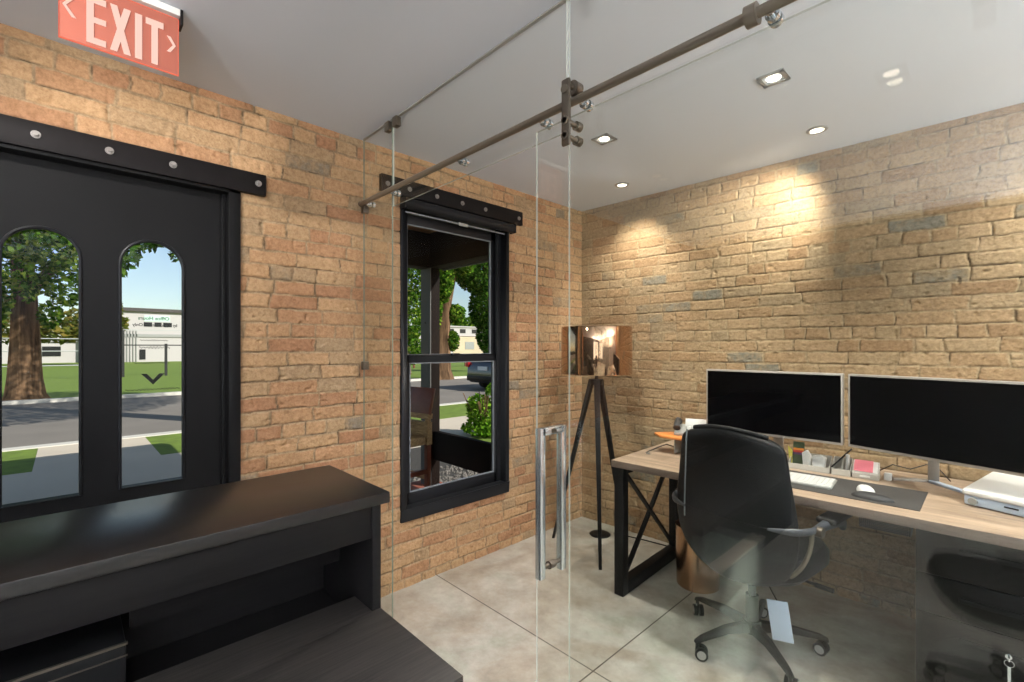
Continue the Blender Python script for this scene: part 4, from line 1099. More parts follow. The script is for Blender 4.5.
floor_things()

# ------------------------------------------------------------------ ceiling lights
WIN_FILL = 7.0  # strength of the area lamps at the added windows
def lights():
    def spot(name, loc, aim, power, angle, blend, col=(1.0, 0.94, 0.85), r=0.03):
        l = bpy.data.lights.new(name, 'SPOT'); l.energy = power; l.spot_size = math.radians(angle); l.spot_blend = blend; l.color = col; l.shadow_soft_size = r
        o = bpy.data.objects.new(name, l); C.objects.link(o); o.location = loc
        d = Vector(aim) - Vector(loc); o.rotation_euler = d.to_track_quat('-Z', 'Y').to_euler()
        return o
    z = H
    sq = [(-0.652, 2.13, 'square recessed downlight in the ceiling nearer the glass door rail, over the desk'), (-1.472, 2.095, 'square recessed downlight in the ceiling over the open doorway side of the office'), (0.17, 2.16, 'square recessed downlight outside the picture, over the desk end')]
    for x, y, lab in sq:
        t = thing('downlight', lab, 'downlight', (x, y, z))
        m = MB(); s, e = 0.05, 0.016
        for b in ((-s, s, -s, -s + e), (-s, s, s - e, s), (-s, -s + e, -s, s), (s - e, s, -s, s)): m.box(x + b[0], x + b[1], y + b[2], y + b[3], z - 0.006, z)
        m.build('trim_ring', M['greyplastic'], t, bevel=0.001)
        MB().cyl((x, y, z - 0.003), (x, y, z - 0.0005), 0.027, n=24).build('lens', M['lamp_on'], t)
        spot('ceiling_spot', (x, y, z - 0.02), (x, y, 0), 92, 110, 0.6)
    rd = [(-0.652, 2.80, 'round recessed downlight close to the back brick wall, nearer the right end', (-1.15, 3.12, 2.05), 98), (-1.804, 2.777, 'small round recessed downlight near the corner where the brick walls meet', (-1.88, 3.05, 1.85), 60), (0.5, 2.83, 'round recessed downlight outside the picture near the back brick wall', (0.3, 3.15, 1.6), 90)]
    for x, y, lab, aim, pw in rd:
        t = thing('downlight', lab, 'downlight', (x, y, z))
        MB().lathe([(0.030, -0.001), (0.032, -0.006), (0.046, -0.005), (0.049, 0.0)], (x, y, z), 32).build('trim_ring', M['greyplastic'], t)
        MB().cyl((x, y, z - 0.003), (x, y, z - 0.0005), 0.030, n=24).build('lens', M['lamp_on'], t)
        spot('wall_wash_beam', (x, y, z - 0.02), aim, pw, 92, 0.9)
    # added gimbal washer, out of view, to brighten the window wall
    x, y = -1.55, -0.55
    t = thing('downlight', 'round gimbal downlight added out of view to brighten the window wall', 'downlight', (x, y, z))
    MB().lathe([(0.030, -0.001), (0.032, -0.006), (0.046, -0.005), (0.049, 0.0)], (x, y, z), 32).build('trim_ring', M['greyplastic'], t)
    MB().cyl((x, y, z - 0.003), (x, y, z - 0.0005), 0.030, n=24).build('lens', M['lamp_dim'], t)
    spot('wall_wash_beam', (x, y, z - 0.02), (-2.39, 1.1, 1.45), 130, 95, 1.0, (1.0, 0.95, 0.88))
    # reception: one seen mirrored in the glass, the rest added to brighten the room
    for x, y in ((-0.307, -0.2), (0.95, -0.2), (0.95, -1.6), (2.2, -0.2)):
        t = thing('downlight', 'square recessed reception downlight behind the viewpoint, most of the set added for brightness', 'downlight', (x, y, z), group='reception downlights')
        m = MB(); s, e = 0.05, 0.016
        for b in ((-s, s, -s, -s + e), (-s, s, s - e, s), (-s, -s + e, -s, s), (s - e, s, -s, s)): m.box(x + b[0], x + b[1], y + b[2], y + b[3], z - 0.006, z)
        m.build('trim_ring', M['greyplastic'], t, bevel=0.001)
        MB().cyl((x, y, z - 0.003), (x, y, z - 0.0005), 0.027, n=24).build('lens', M['lamp_on'], t)
        spot('ceiling_spot', (x, y, z - 0.02), (x, y, 0), 34, 125, 0.6, (1.0, 0.94, 0.86))
    spot('ceiling_spot', (0.95, -0.2, z - 0.02), (-0.728, 0.30, 0.31), 1900, 7.5, 0.3, (1.0, 0.95, 0.88))  # added narrow spot that lights the pedestal like a patch of sun
    # added windows: glowing panes with area lamps that brighten the room
    def added_window(n, lab, c, half_w, z0, z1, axis):
        fr = MB()
        if axis == 'x':
            x = c[0]
            for b in ((c[1] - half_w, c[1] + half_w, z0 - .06, z0), (c[1] - half_w, c[1] + half_w, z1, z1 + .06), (c[1] - half_w - .06, c[1] - half_w, z0 - .06, z1 + .06), (c[1] + half_w, c[1] + half_w + .06, z0 - .06, z1 + .06), (c[1] - .02, c[1] + .02, z0, z1)):
                fr.box(x - 0.03, x, *b)
            o = fr.build(n, M['frame_black'], bevel=0.003); struct(o, lab)
            MB().box(x - 0.012, x - 0.006, c[1] - half_w, c[1] + half_w, z0, z1).build('glow_pane', M['fill_pane'], o, smooth=False)
        else:
            y = c[1]
            for b in ((c[0] - half_w, c[0] + half_w, z0 - .06, z0), (c[0] - half_w, c[0] + half_w, z1, z1 + .06), (c[0] - half_w - .06, c[0] - half_w, z0 - .06, z1 + .06), (c[0] + half_w, c[0] + half_w + .06, z0 - .06, z1 + .06), (c[0] - .02, c[0] + .02, z0, z1)):
                fr.box(b[0], b[1], y, y + 0.03, b[2], b[3])
            o = fr.build(n, M['frame_black'], bevel=0.003); struct(o, lab)
            MB().box(c[0] - half_w, c[0] + half_w, y + 0.006, y + 0.012, z0, z1).build('glow_pane', M['fill_pane'], o, smooth=False)
        l = bpy.data.lights.new('window_fill', 'AREA'); l.shape = 'RECTANGLE'; l.size = half_w * 2; l.size_y = z1 - z0; l.energy = WIN_FILL * half_w * 2 * (z1 - z0); l.color = (0.95, 0.98, 1.0)
        q = bpy.data.objects.new('window_fill', l); C.objects.link(q)
        zc = (z0 + z1) / 2
        if axis == 'x': q.location = (c[0] - 0.04, c[1], zc); q.rotation_euler = Vector((-1, 0, 0)).to_track_quat('-Z', 'Y').to_euler()
        else: q.location = (c[0], c[1] + 0.04, zc); q.rotation_euler = Vector((0, 1, 0)).to_track_quat('-Z', 'Y').to_euler()
    added_window('added_window_2', 'glowing window added out of view in the right wall to light the room', (3.4, -1.85), 0.75, 0.45, 2.25, 'x')
    added_window('added_window_3', 'glowing window added behind the viewpoint to light the room', (1.9, -2.8), 1.0, 0.45, 2.25, 'y')
def uplighter(x, y):  # added lamp out of view that brightens the ceiling
    t = thing('added_uplighter', 'tall black floor uplighter added out of view to light the ceiling', 'floor lamp', (x, y, 0), group='added uplighters')
    MB().lathe([(0.0, 0.0), (0.15, 0.0), (0.15, 0.015), (0.03, 0.03), (0.0, 0.03)], (x, y, 0), 32).build('base', M['deskmetal'], t)
    MB().cyl((x, y, 0.028), (x, y, 1.50), 0.013, n=16).build('pole', M['deskmetal'], t)
    MB().lathe([(0.02, 1.50), (0.10, 1.53), (0.18, 1.60), (0.176, 1.602), (0.095, 1.538), (0.0, 1.515)], (x, y, 0), 36).build('bowl', M['deskmetal'], t)
    l = bpy.data.lights.new('fill_uplight', 'AREA'); l.shape = 'DISK'; l.size = 0.28; l.energy = UP; l.color = (1.0, 0.97, 0.93)
    o = bpy.data.objects.new('fill_uplight', l); C.objects.link(o); o.location = (x, y, 1.61); o.rotation_euler = (PI, 0, 0)
UP = 300.0
lights()
uplighter(2.5, -1.2); uplighter(2.6, 1.7); uplighter(1.5, -2.25)

# ------------------------------------------------------------------ outside
def outside():
    S = struct
    g = -0.12
    S(MB().box(-120, XO, -60, 140, -0.5, -0.16).build('ground', M['lawn'], smooth=False), 'green lawn across the street and beyond')
    S(MB().box(-18.4, -10.2, -60, 140, -0.3, -0.155).build('road', M['asphalt'], smooth=False), 'grey asphalt street in front of the building')
    S(MB().box(-10.2, -9.95, -60, 140, -0.3, -0.10).build('curb', M['kerb'], smooth=False), 'pale concrete kerb on the near side of the street')
    S(MB().box(-18.65, -18.4, -60, 140, -0.3, -0.06).build('curb', M['kerb'], smooth=False), 'pale concrete kerb on the far side of the street')
    S(MB().box(-8.15, -6.1, -60, 140, -0.3, -0.118).build('path', M['pave'], smooth=False), 'pale concrete pavement running along the street')
    S(MB().box(-9.95, -4.45, -0.29, 0.97, -0.3, -0.112).build('path', M['pave'], smooth=False), 'concrete walk from the door to the street')
    m = MB(); m.box(-9.95, -8.15, -60, -0.29, -0.3, -0.115); m.box(-9.95, -8.15, 0.97, 140, -0.3, -0.115); m.box(-6.1, XO, 4.3, 140, -0.3, -0.115); m.box(-6.1, XO, -60, -1.6, -0.3, -0.115)
    S(m.build('lawn', M['lawn'], smooth=False), 'mown grass strips beside the pavement')
    m = MB(); m.box(-6.1, -4.45, 0.97, 4.3, -0.3, -0.12); m.box(-4.45, XO, 2.98, 4.3, -0.3, -0.12); m.box(-6.1, -4.45, -1.6, -0.29, -0.3, -0.12)
    S(m.build('gravel_base', M['stone'], smooth=False), 'dark gravel bed beside the porch')
    # loose gravel
    rng = random.Random(3); m = MB()
    for i in range(2600):
        x = rng.uniform(-4.9, -2.7); y = rng.uniform(3.02, 4.2) if x > -4.45 else rng.uniform(1.2, 4.2)
        r = rng.uniform(0.010, 0.026); a = rng.random() * 6
        vs = [(x + r * math.cos(a + k * 1.26) * rng.uniform(.7, 1.2), y + r * math.sin(a + k * 1.26) * rng.uniform(.7, 1.2), -0.121) for k in range(5)]
        vs += [(p[0] * .6 + x * .4, p[1] * .6 + y * .4, -0.12 + r * rng.uniform(.5, .9)) for p in vs]
        m.add(vs, [(k, (k + 1) % 5, 5 + (k + 1) % 5, 5 + k) for k in range(5)] + [(5, 6, 7, 8, 9)])
    o = m.build('gravel', M['palestone'], smooth=False); tag(o, 'loose gravel stones beside the porch', 'gravel', kind='stuff')
    # porch
    S(MB().box(-4.45, XO, -1.6, 2.98, -0.3, -0.08).build('porch_floor', M['porchbrick'], smooth=False), 'red brick porch floor outside the window')
    S(MB().box(-5.25, XO + 0.0, -1.8, 3.12, 2.60, 2.74).build('porch_roof', M['porchceil'], smooth=False), 'timber porch roof outside the window')
    def post(x, y, lab):
        t = thing('porch_post', lab, 'post', (x, y, -0.08))
        MB().box(x - 0.09, x + 0.09, y - 0.055, y + 0.055, -0.08, 2.24).build('shaft', M['porchwood'], t, bevel=0.004)
        MB().box(x - 0.09, x + 0.088, y - 0.067, y - 0.055, -0.08, 2.24).build('face_board', M['postgrey'], t, smooth=False)  # lighter grey on one face of the post only
        MB().cyl((x, y - 0.067, 1.66), (x, y - 0.071, 1.66), 0.012, n=14).build('bolt', M['plastic'], t)
    post(-4.26, 2.86, 'dark timber porch post with a grey face outside the sash window')
    post(-4.26, -1.2, 'dark timber porch post out of sight beyond the door')
    o = MB().box(-4.35, -4.17, -1.6, 2.95, 2.24, 2.60).build('porch_beam', M['porchwood'], bevel=0.004); tag(o, 'dark timber beam along the front of the porch roof', 'beam')
    o = MB().box(-4.17, XO - 0.01, 2.78, 2.94, 2.24, 2.60).build('porch_beam', M['porchwood'], bevel=0.004); tag(o, 'dark timber side beam of the porch running back to the wall', 'beam')
    o = MB().box(-4.168, XO - 0.01, 2.945, 2.965, 2.225, 2.252).build('beam_trim', M['postgrey'], smooth=False); tag(o, 'pale strip along the bottom of the porch side beam', 'trim')
    o = MB().box(-4.166, XO - 0.01, 2.83, 2.89, 0.205, 0.505).build('porch_rail', M['porchwood'], bevel=0.004); tag(o, 'wide dark timber rail board across the side of the porch', 'rail')
    # tall porch chair seen from the side and back
    t = thing('porch_chair', 'tall red-brown wooden chair with woven seagrass back on the porch', 'chair', (-3.76, 2.15, -0.08), math.radians(8))
    for sx in (-0.20, 0.20):
        MB().bar((sx, -0.20, 0), (sx, -0.20, 0.62), 0.04, 0.04).build('leg', M['chairwood'], t, local=True)
        MB().bar((sx, 0.20, 0), (sx, 0.20, 0.62), 0.042, 0.04).build('leg', M['chairwood'], t, local=True)
    MB().prism([(0.175, 0.86), (0.215, 0.86), (0.27, 1.10), (0.245, 1.105)], -0.235, 0.235, lambda a, b, c: (c, a, b)).build('backrest', M['chairwood'], t, local=True, bevel=0.006)
    m = MB(); m.prism([(0.165, 0.60), (0.222, 0.60), (0.222, 0.80), (0.165, 0.80)], -0.235, 0.235, lambda a, b, c: (c, a, b)); m.prism([(0.17, 0.83), (0.225, 0.83), (0.232, 0.875), (0.178, 0.875)], -0.235, 0.235, lambda a, b, c: (c, a, b))
    for sx in (-0.22, 0.195): m.box(sx, sx + 0.025, 0.17, 0.222, 0.80, 0.84)
    m.build('woven_back', M['wicker'], t, local=True)
    MB().box(-0.225, 0.225, -0.225, 0.165, 0.60, 0.68).build('seat', M['wicker'], t, local=True, bevel=0.02)
    for y in (-0.2, 0.2): MB().box(-0.2, 0.2, y - 0.015, y + 0.015, 0.28, 0.32).build('stretcher', M['wicker'], t, local=True)
    for x in (-0.2, 0.2): MB().box(x - 0.015, x + 0.015, -0.2, 0.2, 0.34, 0.38).build('stretcher', M['chairwood'], t, local=True)

    # leaves
    def leaves(cl, n, size, seed):
        r = random.Random(seed); m = MB()
        tot = sum((c[3] * c[4] * c[5]) ** 0.62 for c in cl)
        for c in cl:
            k = int(n * (c[3] * c[4] * c[5]) ** 0.62 / tot)
            for i in range(k):
                while True:
                    p = Vector((r.uniform(-1, 1), r.uniform(-1, 1), r.uniform(-1, 1)))
                    if 0.1 < p.length < 1: break
                p = p * (p.length ** -0.35)
                if p.length > 1.05: p.normalize()
                q = Vector((c[0] + p.x * c[3], c[1] + p.y * c[4], c[2] + p.z * c[5]))
                a = Vector((r.gauss(0, 1), r.gauss(0, 1), r.gauss(0, 0.7))).normalized()
                b = a.cross(Vector((r.gauss(0, 1), r.gauss(0, 1), r.gauss(0, 1)))).normalized()
                s = size * r.uniform(0.6, 1.3)
                m.add([q - a * s, q + b * s * 0.6, q + a * s, q - b * s * 0.6], [(0, 1, 2, 3)])
        return m
    def trunk(path, rs, name, parent, seed, branches=()):
        r = random.Random(seed); m = MB(); vs = []; n = 18; k = len(path)
        ph = [r.random() * 6 for _ in range(4)]
        for i, (p, rad) in enumerate(zip(path, rs)):
            for j in range(n):
                a = 2 * PI * j / n
                q = rad * (1 + 0.10 * math.sin(3 * a + ph[0]) + 0.07 * math.sin(5 * a + ph[1] + i) + 0.05 * math.sin(9 * a + ph[2]))
                vs.append((p[0] + q * math.cos(a), p[1] + q * math.sin(a), p[2]))
        fs = [(i * n + j, i * n + (j + 1) % n, (i + 1) * n + (j + 1) % n, (i + 1) * n + j) for i in range(k - 1) for j in range(n)]
        m.add(vs, fs + [tuple(range((k - 1) * n, k * n))])
        for b in branches: m.tube(b[0], b[1], 8)
        return m.build(name, M['bark'], parent)
    # the big street tree seen through the door
    t = thing('street_tree', 'big leafy tree with a thick furrowed trunk across the street, seen through the door', 'tree', (-19.3, -0.85, -0.16))
    trunk([(-19.3, -0.85, -0.2), (-19.3, -0.85, 0.05), (-19.3, -0.84, 0.5), (-19.3, -0.83, 1.5), (-19.3, -0.84, 2.6), (-19.3, -0.9, 4), (-19.3, -0.85, 6)], [0.54, 0.40, 0.34, 0.30, 0.27, 0.24, 0.2], 'trunk', t, 5,
          [([(-19.3, -0.85, 2.8), (-18.6, 0.1, 4.2), (-17.2, 1.4, 5.2), (-15.6, 2.0, 5.0)], [0.16, 0.12, 0.08, 0.03]), ([(-19.3, -0.9, 2.4), (-19.0, -1.6, 3.2), (-18.5, -2.6, 4.4)], [0.14, 0.1, 0.05])])
    cl = [(-19.0, -1.0, 6.2, 3.0, 2.6, 2.0), (-18.7, -1.7, 4.2, 0.7, 0.8, 1.3), (-18.3, -0.9, 4.6, 0.8, 0.7, 0.9), (-18.2, -0.2, 4.5, 0.9, 0.6, 1.0), (-18.5, 0.0, 3.3, 0.6, 0.45, 0.8), (-18.5, -1.25, 2.9, 0.5, 0.3, 0.7), (-18.5, -0.7, 3.5, 0.5, 0.35, 0.9), (-18.6, -1.4, 2.3, 0.35, 0.25, 0.6), (-18.4, 0.35, 4.5, 0.7, 0.5, 0.6), (-18.5, -0.3, 2.3, 0.3, 0.25, 0.4)]
    leaves(cl, 15000, 0.085, 21).build('foliage', M['leaf'], t, smooth=False)
    # pavement tree whose trunk stands hidden behind the brick between door and window
    t = thing('street_tree', 'tree beside the near pavement whose leaves hang into the right door light', 'tree', (-9.1, 3.6, -0.115))
    trunk([(-9.1, 3.6, -0.2), (-9.1, 3.6, 0.3), (-9.1, 3.55, 2.5), (-9.2, 3.4, 5), (-9.3, 3.2, 7.5)], [0.4, 0.3, 0.26, 0.2, 0.1], 'trunk', t, 6, [([(-9.1, 3.5, 3.4), (-9.2, 2.6, 4.0), (-9.3, 1.6, 4.0), (-9.4, 0.9, 3.3)], [0.1, 0.07, 0.04, 0.015])])
    leaves([(-9.6, 3.0, 6.4, 4.2, 4.0, 2.0), (-9.3, 1.2, 5.2, 1.4, 1.3, 0.8), (-9.4, 0.85, 3.25, 0.35, 0.33, 0.36), (-9.4, 0.70, 2.85, 0.25, 0.16, 0.24), (-9.4, 1.15, 3.15, 0.25, 0.14, 0.12), (-9.4, 1.30, 3.0, 0.10, 0.06, 0.22), (-9.4, 0.62, 2.62, 0.15, 0.08, 0.12)], 24000, 0.065, 22).build('foliage', M['leafdark'], t, smooth=False)
    # the street tree seen through the window, and the denser one beside it
    t = thing('street_tree', 'street tree with a leaning trunk across the road, seen through the sash window', 'tree', (-18.9, 13.3, -0.16))
    trunk([(-18.9, 13.2, -0.2), (-18.9, 13.2, 0.3), (-18.9, 13.25, 2), (-18.9, 13.35, 3.4), (-18.9, 13.7, 5), (-18.9, 14.2, 7)], [0.75, 0.6, 0.5, 0.46, 0.42, 0.3], 'trunk', t, 8)
    leaves([(-18.6, 13.4, 6.4, 2.0, 1.6, 1.4), (-18.2, 12.8, 4.6, 0.6, 0.6, 1.2), (-18.2, 13.9, 5.4, 0.8, 0.7, 0.6), (-18.5, 13.9, 3.0, 0.4, 0.5, 0.5), (-18.4, 13.6, 1.7, 0.3, 0.35, 0.5), (-18.4, 12.4, 3.4, 0.5, 0.5, 1.6)], 14000, 0.10, 31).build('foliage', M['leaf'], t, smooth=False)
    t = thing('street_tree', 'dense dark green tree right of the leaning trunk, seen through the sash window', 'tree', (-22.6, 19.7, -0.16))
    trunk([(-22.6, 19.7, -0.2), (-22.6, 19.7, 1), (-22.6, 19.5, 4), (-22.6, 19.2, 7)], [0.34, 0.28, 0.22, 0.14], 'trunk', t, 9)
    leaves([(-22.5, 18.7, 6.0, 1.3, 1.8, 1.3), (-22.5, 19.2, 3.9, 1.0, 1.1, 1.5), (-22.5, 19.4, 2.1, 0.7, 0.75, 1.1), (-22.5, 17.6, 6.0, 0.9, 0.9, 0.7)], 12000, 0.11, 41).build('foliage', M['leafdark'], t, smooth=False)
    t = thing('street_tree', 'tree at the far left edge of the sash window, behind the porch post', 'tree', (-23.4, 13.8, -0.16))
    trunk([(-23.4, 13.8, -0.2), (-23.4, 13.8, 1), (-23.4, 13.8, 4), (-23.4, 13.8, 7)], [0.5, 0.4, 0.34, 0.2], 'trunk', t, 12)
    leaves([(-23.2, 13.9, 6.0, 1.5, 1.7, 2.3), (-23.2, 14.1, 3.2, 0.9, 1.0, 1.6), (-23.2, 14.0, 1.4, 0.7, 0.9, 1.1)], 9000, 0.10, 51).build('foliage', M['leaf'], t, smooth=False)
    # conifer by the far fence
    t = thing('conifer_tree', 'round olive green conifer beyond the lawn, right of the big trunk', 'tree', (-52, 1.2, -0.16))
    trunk([(-52, 1.6, -0.2), (-52, 1.6, 2), (-52, 1.6, 4)], [0.3, 0.25, 0.1], 'trunk', t, 14)
    leaves([(-52, 1.8, 3.4, 1.6, 2.2, 1.4), (-52, 2.4, 4.7, 1.2, 1.2, 1.0), (-52, -0.4, 2.6, 1.5, 2.0, 0.9), (-52, -3.0, 3.0, 1.6, 2.2, 1.3)], 3400, 0.22, 61).build('foliage', M['conifer'], t, smooth=False)
    t = thing('conifer_tree', 'distant green trees on the skyline above the beige building', 'tree', (-100, 78, -0.16))
    trunk([(-100, 74, -0.2), (-100, 74, 4), (-100, 74, 8)], [0.5, 0.4, 0.2], 'trunk', t, 15)
    leaves([(-100, 72, 8.0, 4, 4, 3.2), (-100, 80, 7.0, 4, 4, 2.6), (-100, 66, 6.5, 3, 4, 2.4)], 3000, 0.5, 71).build('foliage', M['leaf'], t, smooth=False)
    # bush by the pavement
    t = thing('leafy_bush', 'bright green leafy bush beside the pavement, seen through the lower sash', 'bush', (-6.1, 5.15, -0.12))
    r = random.Random(4); m = MB()
    for i in range(14):
        a = r.random() * 2 * PI; R = r.uniform(0.1, 0.42)
        m.tube([(-6.1, 5.15, -0.12), (-6.1 + R * .5 * math.cos(a), 5.15 + R * .5 * math.sin(a), 0.2), (-6.1 + R * math.cos(a), 5.15 + R * math.sin(a), r.uniform(0.4, 0.65))], 0.008, 5)
    m.build('stems', M['bark'], t)
    leaves([(-6.1, 5.25, 0.22, 0.36, 0.36, 0.30), (-6.0, 5.4, 0.56, 0.24, 0.22, 0.26), (-6.2, 5.12, 0.40, 0.2, 0.2, 0.2), (-6.1, 5.2, 0.02, 0.42, 0.4, 0.14)], 3500, 0.034, 81).build('foliage', M['leafbush'], t, smooth=False)

    # white building across the lawn
    t = thing('white_building', 'long low white building beyond the lawn, seen through the door', 'building', (-64, 8, -0.16))
    MB().box(-72, -62, 1.8, 30, -0.16, 5.1).build('walls', M['siding'], t, smooth=False)
    MB().box(-72.2, -61.7, 1.6, 30.2, 5.1, 5.45).build('roof_edge', M['roofdark'], t, smooth=False)
    MB().box(-61.98, -61.9, 3.8, 30, 2.45, 2.75).build('siding_band', M['greyplastic'], t, smooth=False)
    for a, b in ((5.95, 6.65), (6.85, 7.45), (7.6, 8.35)): MB().box(-62.02, -61.96, a, b, 3.55, 4.0).build('window', M['glassdark'], t, smooth=False)
    MB().box(-62.02, -61.96, 6.0, 8.2, 4.1, 4.75).build('green_panel', M['greenpale'], t, smooth=False)
    MB().box(-62.02, -61.94, 5.6, 6.1, 0.1, 1.15).build('door', M['glassdark'], t, smooth=False)
    for i in range(5): MB().box(-62.0, -61.9, 4.3 + i * 0.25, 4.4 + i * 0.25, -0.1, 3.1).build('downpipe', M['greyplastic'], t, smooth=False)
    t = thing('white_building', 'low white shed behind the big street tree', 'building', (-66, -6, -0.16))
    MB().box(-70, -64, -12, 1.0, -0.16, 1.9).build('walls', M['siding'], t, smooth=False)
    MB().box(-70.2, -63.8, -12.2, 1.2, 1.9, 2.1).build('roof_edge', M['siding'], t, smooth=False)
    for a in (-6.5, -3.8, -1.6): MB().box(-64.02, -63.95, a, a + 1.3, 0.5, 1.45).build('window', M['glassdark'], t, smooth=False)
    # beige building through the window
    t = thing('beige_building', 'beige block building with a white upper storey, seen through the sash window', 'building', (-66, 52, -0.16))
    MB().box(-72, -64, 47.5, 62, -0.16, 3.2).build('walls', M['beige'], t, smooth=False)
    MB().box(-72, -63.95, 40, 47.4, -0.16, 3.3).build('side_wing', M['siding'], t, smooth=False)
    MB().box(-72, -64.4, 42, 60, 3.3, 4.8).build('upper_storey', M['siding'], t, smooth=False)
    MB().box(-72.2, -64.2, 41.8, 60.2, 4.8, 5.0).build('roof_edge', M['siding'], t, smooth=False)
    for i in range(5): MB().box(-64.43, -64.35, 44 + i * 2.6, 45.2 + i * 2.6, 3.8, 4.5).build('window', M['glassdark'], t, smooth=False)
    for i in range(3): MB().box(-64.03, -63.95, 50.0 + i * 3.4, 52 + i * 3.4, 1.0, 2.3).build('window', M['greyplastic'], t, smooth=False)
    o = MB()
    for i in range(9): o.box(-30.05, -29.95, 17 + i * 1.6, 17.12 + i * 1.6, -0.16, 0.75)
    o.box(-30.0, -29.96, 17, 30, 0.55, 0.72); o.box(-30.0, -29.96, 17, 30, 0.2, 0.34)
    o = o.build('timber_fence', M['chairwood'], smooth=False); tag(o, 'low brown rail fence beyond the street, seen through the sash window', 'fence')
    # black iron fence and pale wire fence beyond the lawn
    t = thing('iron_fence', 'black iron fence with two posts in front of the white building', 'fence', (-31.5, 4, -0.16))
    for y, zt in ((2.17, 2.3), (3.98, 1.58), (5.8, 1.58), (7.6, 1.58)): MB().box(-31.55, -31.45, y - 0.06, y + 0.06, -0.16, zt).build('post', M['ironblack'], t, smooth=False)
    MB().box(-31.52, -31.48, 2.17, 9.5, 1.47, 1.53).build('rail', M['ironblack'], t, smooth=False)
    MB().box(-31.52, -31.48, 2.17, 9.5, 2.28, 2.32).build('wire', M['galv'], t, smooth=False)
    t = thing('wire_fence', 'pale galvanised wire fence behind the big street tree', 'fence', (-31.5, -2, -0.16))
    for y in (-5.2, -3.2, -1.2, 0.55): MB().cyl((-31.5, y, -0.16), (-31.5, y, 1.85), 0.04, n=10).build('post', M['galv'], t)
    for z in (1.8, 1.2, 0.5): MB().cyl((-31.5, -5.2, z), (-31.5, 2.1, z), 0.022, n=8).build('rail', M['galv'], t)
    # parked car seen from behind
    t = thing('parked_car', 'dark blue car parked at the near kerb, seen from behind through the window', 'car', (-12.1, 12.6, -0.155))
    cx, y0, zb = -12.75, 10.75, -0.155
    prof = [(0.0, 0.42), (0.02, 0.85), (0.10, 1.0), (0.35, 1.27), (0.75, 1.36), (2.1, 1.34), (2.95, 1.05), (3.9, 0.92), (4.3, 0.75), (4.4, 0.4), (4.2, 0.25), (0.15, 0.25)]
    m = MB(); n = len(prof); vs = []
    for s, f in ((-0.90, 1), (-0.86, 0), (0.86, 0), (0.90, 1)):
        for a, b in prof:
            taper = 1.0 - 0.20 * max(0, (b - 0.95) / 0.6)
            vs.append((cx + s * taper, y0 + a, zb + b))
    fs = [(k * n + i, k * n + (i + 1) % n, (k + 1) * n + (i + 1) % n, (k + 1) * n + i) for k in range(3) for i in range(n)] + [tuple(range(n)), tuple(range(3 * n, 4 * n))]
    m.add(vs, fs).build('car_body', M['carpaint'], t, bevel=0.03)
    MB().add([(cx - 0.66, y0 + 0.115, zb + 1.04), (cx + 0.66, y0 + 0.115, zb + 1.04), (cx + 0.58, y0 + 0.325, zb + 1.25), (cx - 0.58, y0 + 0.325, zb + 1.25), (cx - 0.66, y0 + 0.095, zb + 1.04), (cx + 0.66, y0 + 0.095, zb + 1.04), (cx + 0.58, y0 + 0.305, zb + 1.25), (cx - 0.58, y0 + 0.305, zb + 1.25)],
             [(0, 1, 2, 3), (4, 5, 6, 7), (0, 1, 5, 4), (2, 3, 7, 6), (1, 2, 6, 5), (3, 0, 4, 7)]).build('rear_window', M['glassdark'], t, smooth=False)
    for s in (-1, 1):
        MB().box(cx + s * 0.84 - 0.12, cx + s * 0.84 + 0.05, y0 - 0.02, y0 + 0.12, zb + 0.82, zb + 1.02).build('tail_lamp', M['taillight'], t, bevel=0.02)
        for yy in (0.85, 3.5):
            w = MB().cyl((cx + s * 0.68, y0 + yy, zb + 0.32), (cx + s * 0.89, y0 + yy, zb + 0.32), 0.32, n=28).build('wheel', M['tire'], t)
            MB().cyl((cx + s * 0.885, y0 + yy, zb + 0.32), (cx + s * 0.90, y0 + yy, zb + 0.32), 0.2, n=20).build('hubcap', M['nickel'], w)
    MB().box(cx - 0.25, cx + 0.25, y0 - 0.02, y0 + 0.03, zb + 0.72, zb + 0.86).build('number_plate', M['plate'], t, smooth=False)
    MB().box(cx - 0.86, cx + 0.86, y0 - 0.05, y0 + 0.10, zb + 0.33, zb + 0.52).build('bumper', M['plastic'], t, bevel=0.03)
outside()

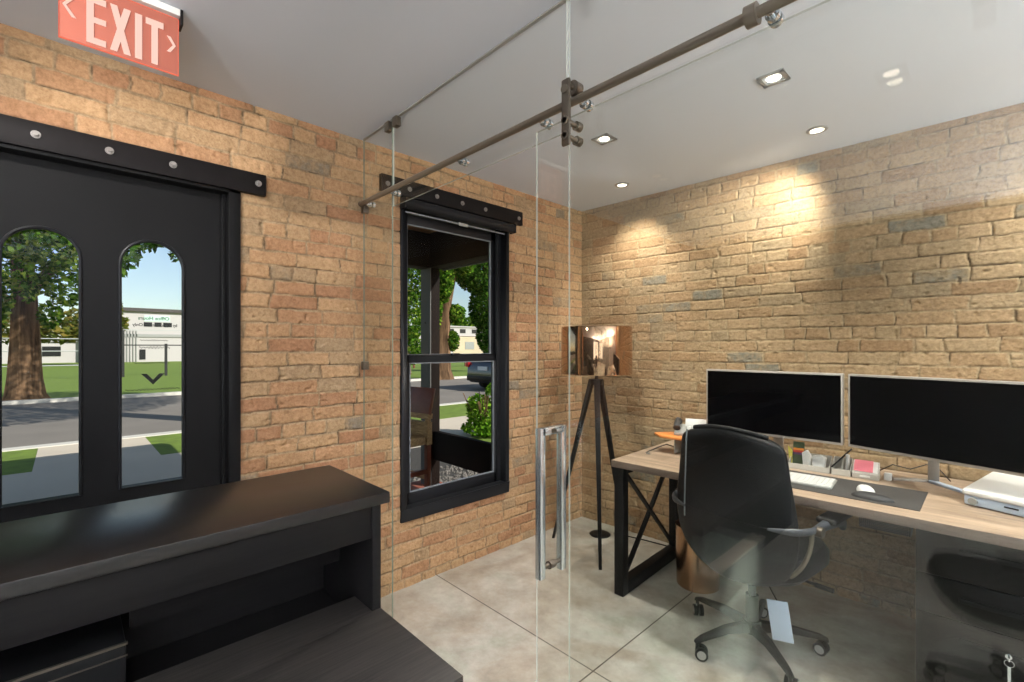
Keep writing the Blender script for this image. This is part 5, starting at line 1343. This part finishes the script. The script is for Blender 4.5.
# ------------------------------------------------------------------ daylight
sun = bpy.data.lights.new('sun', 'SUN'); sun.energy = 6.3; sun.angle = 0.009; sun.color = (1.0, 0.95, 0.88)
so = bpy.data.objects.new('sun', sun); C.objects.link(so); so.location = (20, 10, 20)
so.rotation_euler = Vector((-1.36, -0.71, -1.0)).to_track_quat('-Z', 'Y').to_euler()
w = bpy.data.worlds.new('World'); bpy.context.scene.world = w; w.use_nodes = True
nt = w.node_tree; nt.nodes.clear()
out = nt.nodes.new('ShaderNodeOutputWorld'); bg = nt.nodes.new('ShaderNodeBackground'); sky = nt.nodes.new('ShaderNodeTexSky')
sky.sky_type = 'NISHITA'; sky.sun_disc = False; sky.sun_elevation = math.radians(33); sky.sun_rotation = math.radians(90 - 27.6); sky.air_density = 1.0; sky.dust_density = 0.6; sky.ozone_density = 1.5
bg.inputs['Strength'].default_value = 0.135
hs = nt.nodes.new('ShaderNodeHueSaturation'); hs.inputs['Saturation'].default_value = 0.9
nt.links.new(sky.outputs[0], hs.inputs['Color']); nt.links.new(hs.outputs[0], bg.inputs['Color']); nt.links.new(bg.outputs[0], out.inputs['Surface'])

# ------------------------------------------------------------------ camera
cam = bpy.data.cameras.new('camera'); cam.sensor_width = 36.0; cam.lens = 467.0 / 1024.0 * 36.0
cam.shift_y = 6.0 / 1024.0; cam.clip_start = 0.02; cam.clip_end = 400
co_ = bpy.data.objects.new('camera', cam); C.objects.link(co_)
co_.location = (0, 0, 1.40)
co_.rotation_euler = (PI / 2, 0, math.atan2(488, 467))
sc = bpy.context.scene; sc.camera = co_
sc.view_settings.view_transform = 'Standard'; sc.view_settings.look = 'None'; sc.view_settings.exposure = 0.0; sc.view_settings.gamma = 1.0
sc.view_settings.use_curve_mapping = False
try:
    sc.cycles.use_denoising = True; sc.cycles.max_bounces = 12; sc.cycles.diffuse_bounces = 6; sc.cycles.transparent_max_bounces = 24; sc.cycles.sample_clamp_indirect = 8.0
    sc.cycles.caustics_reflective = False; sc.cycles.caustics_refractive = False
except Exception:
    pass
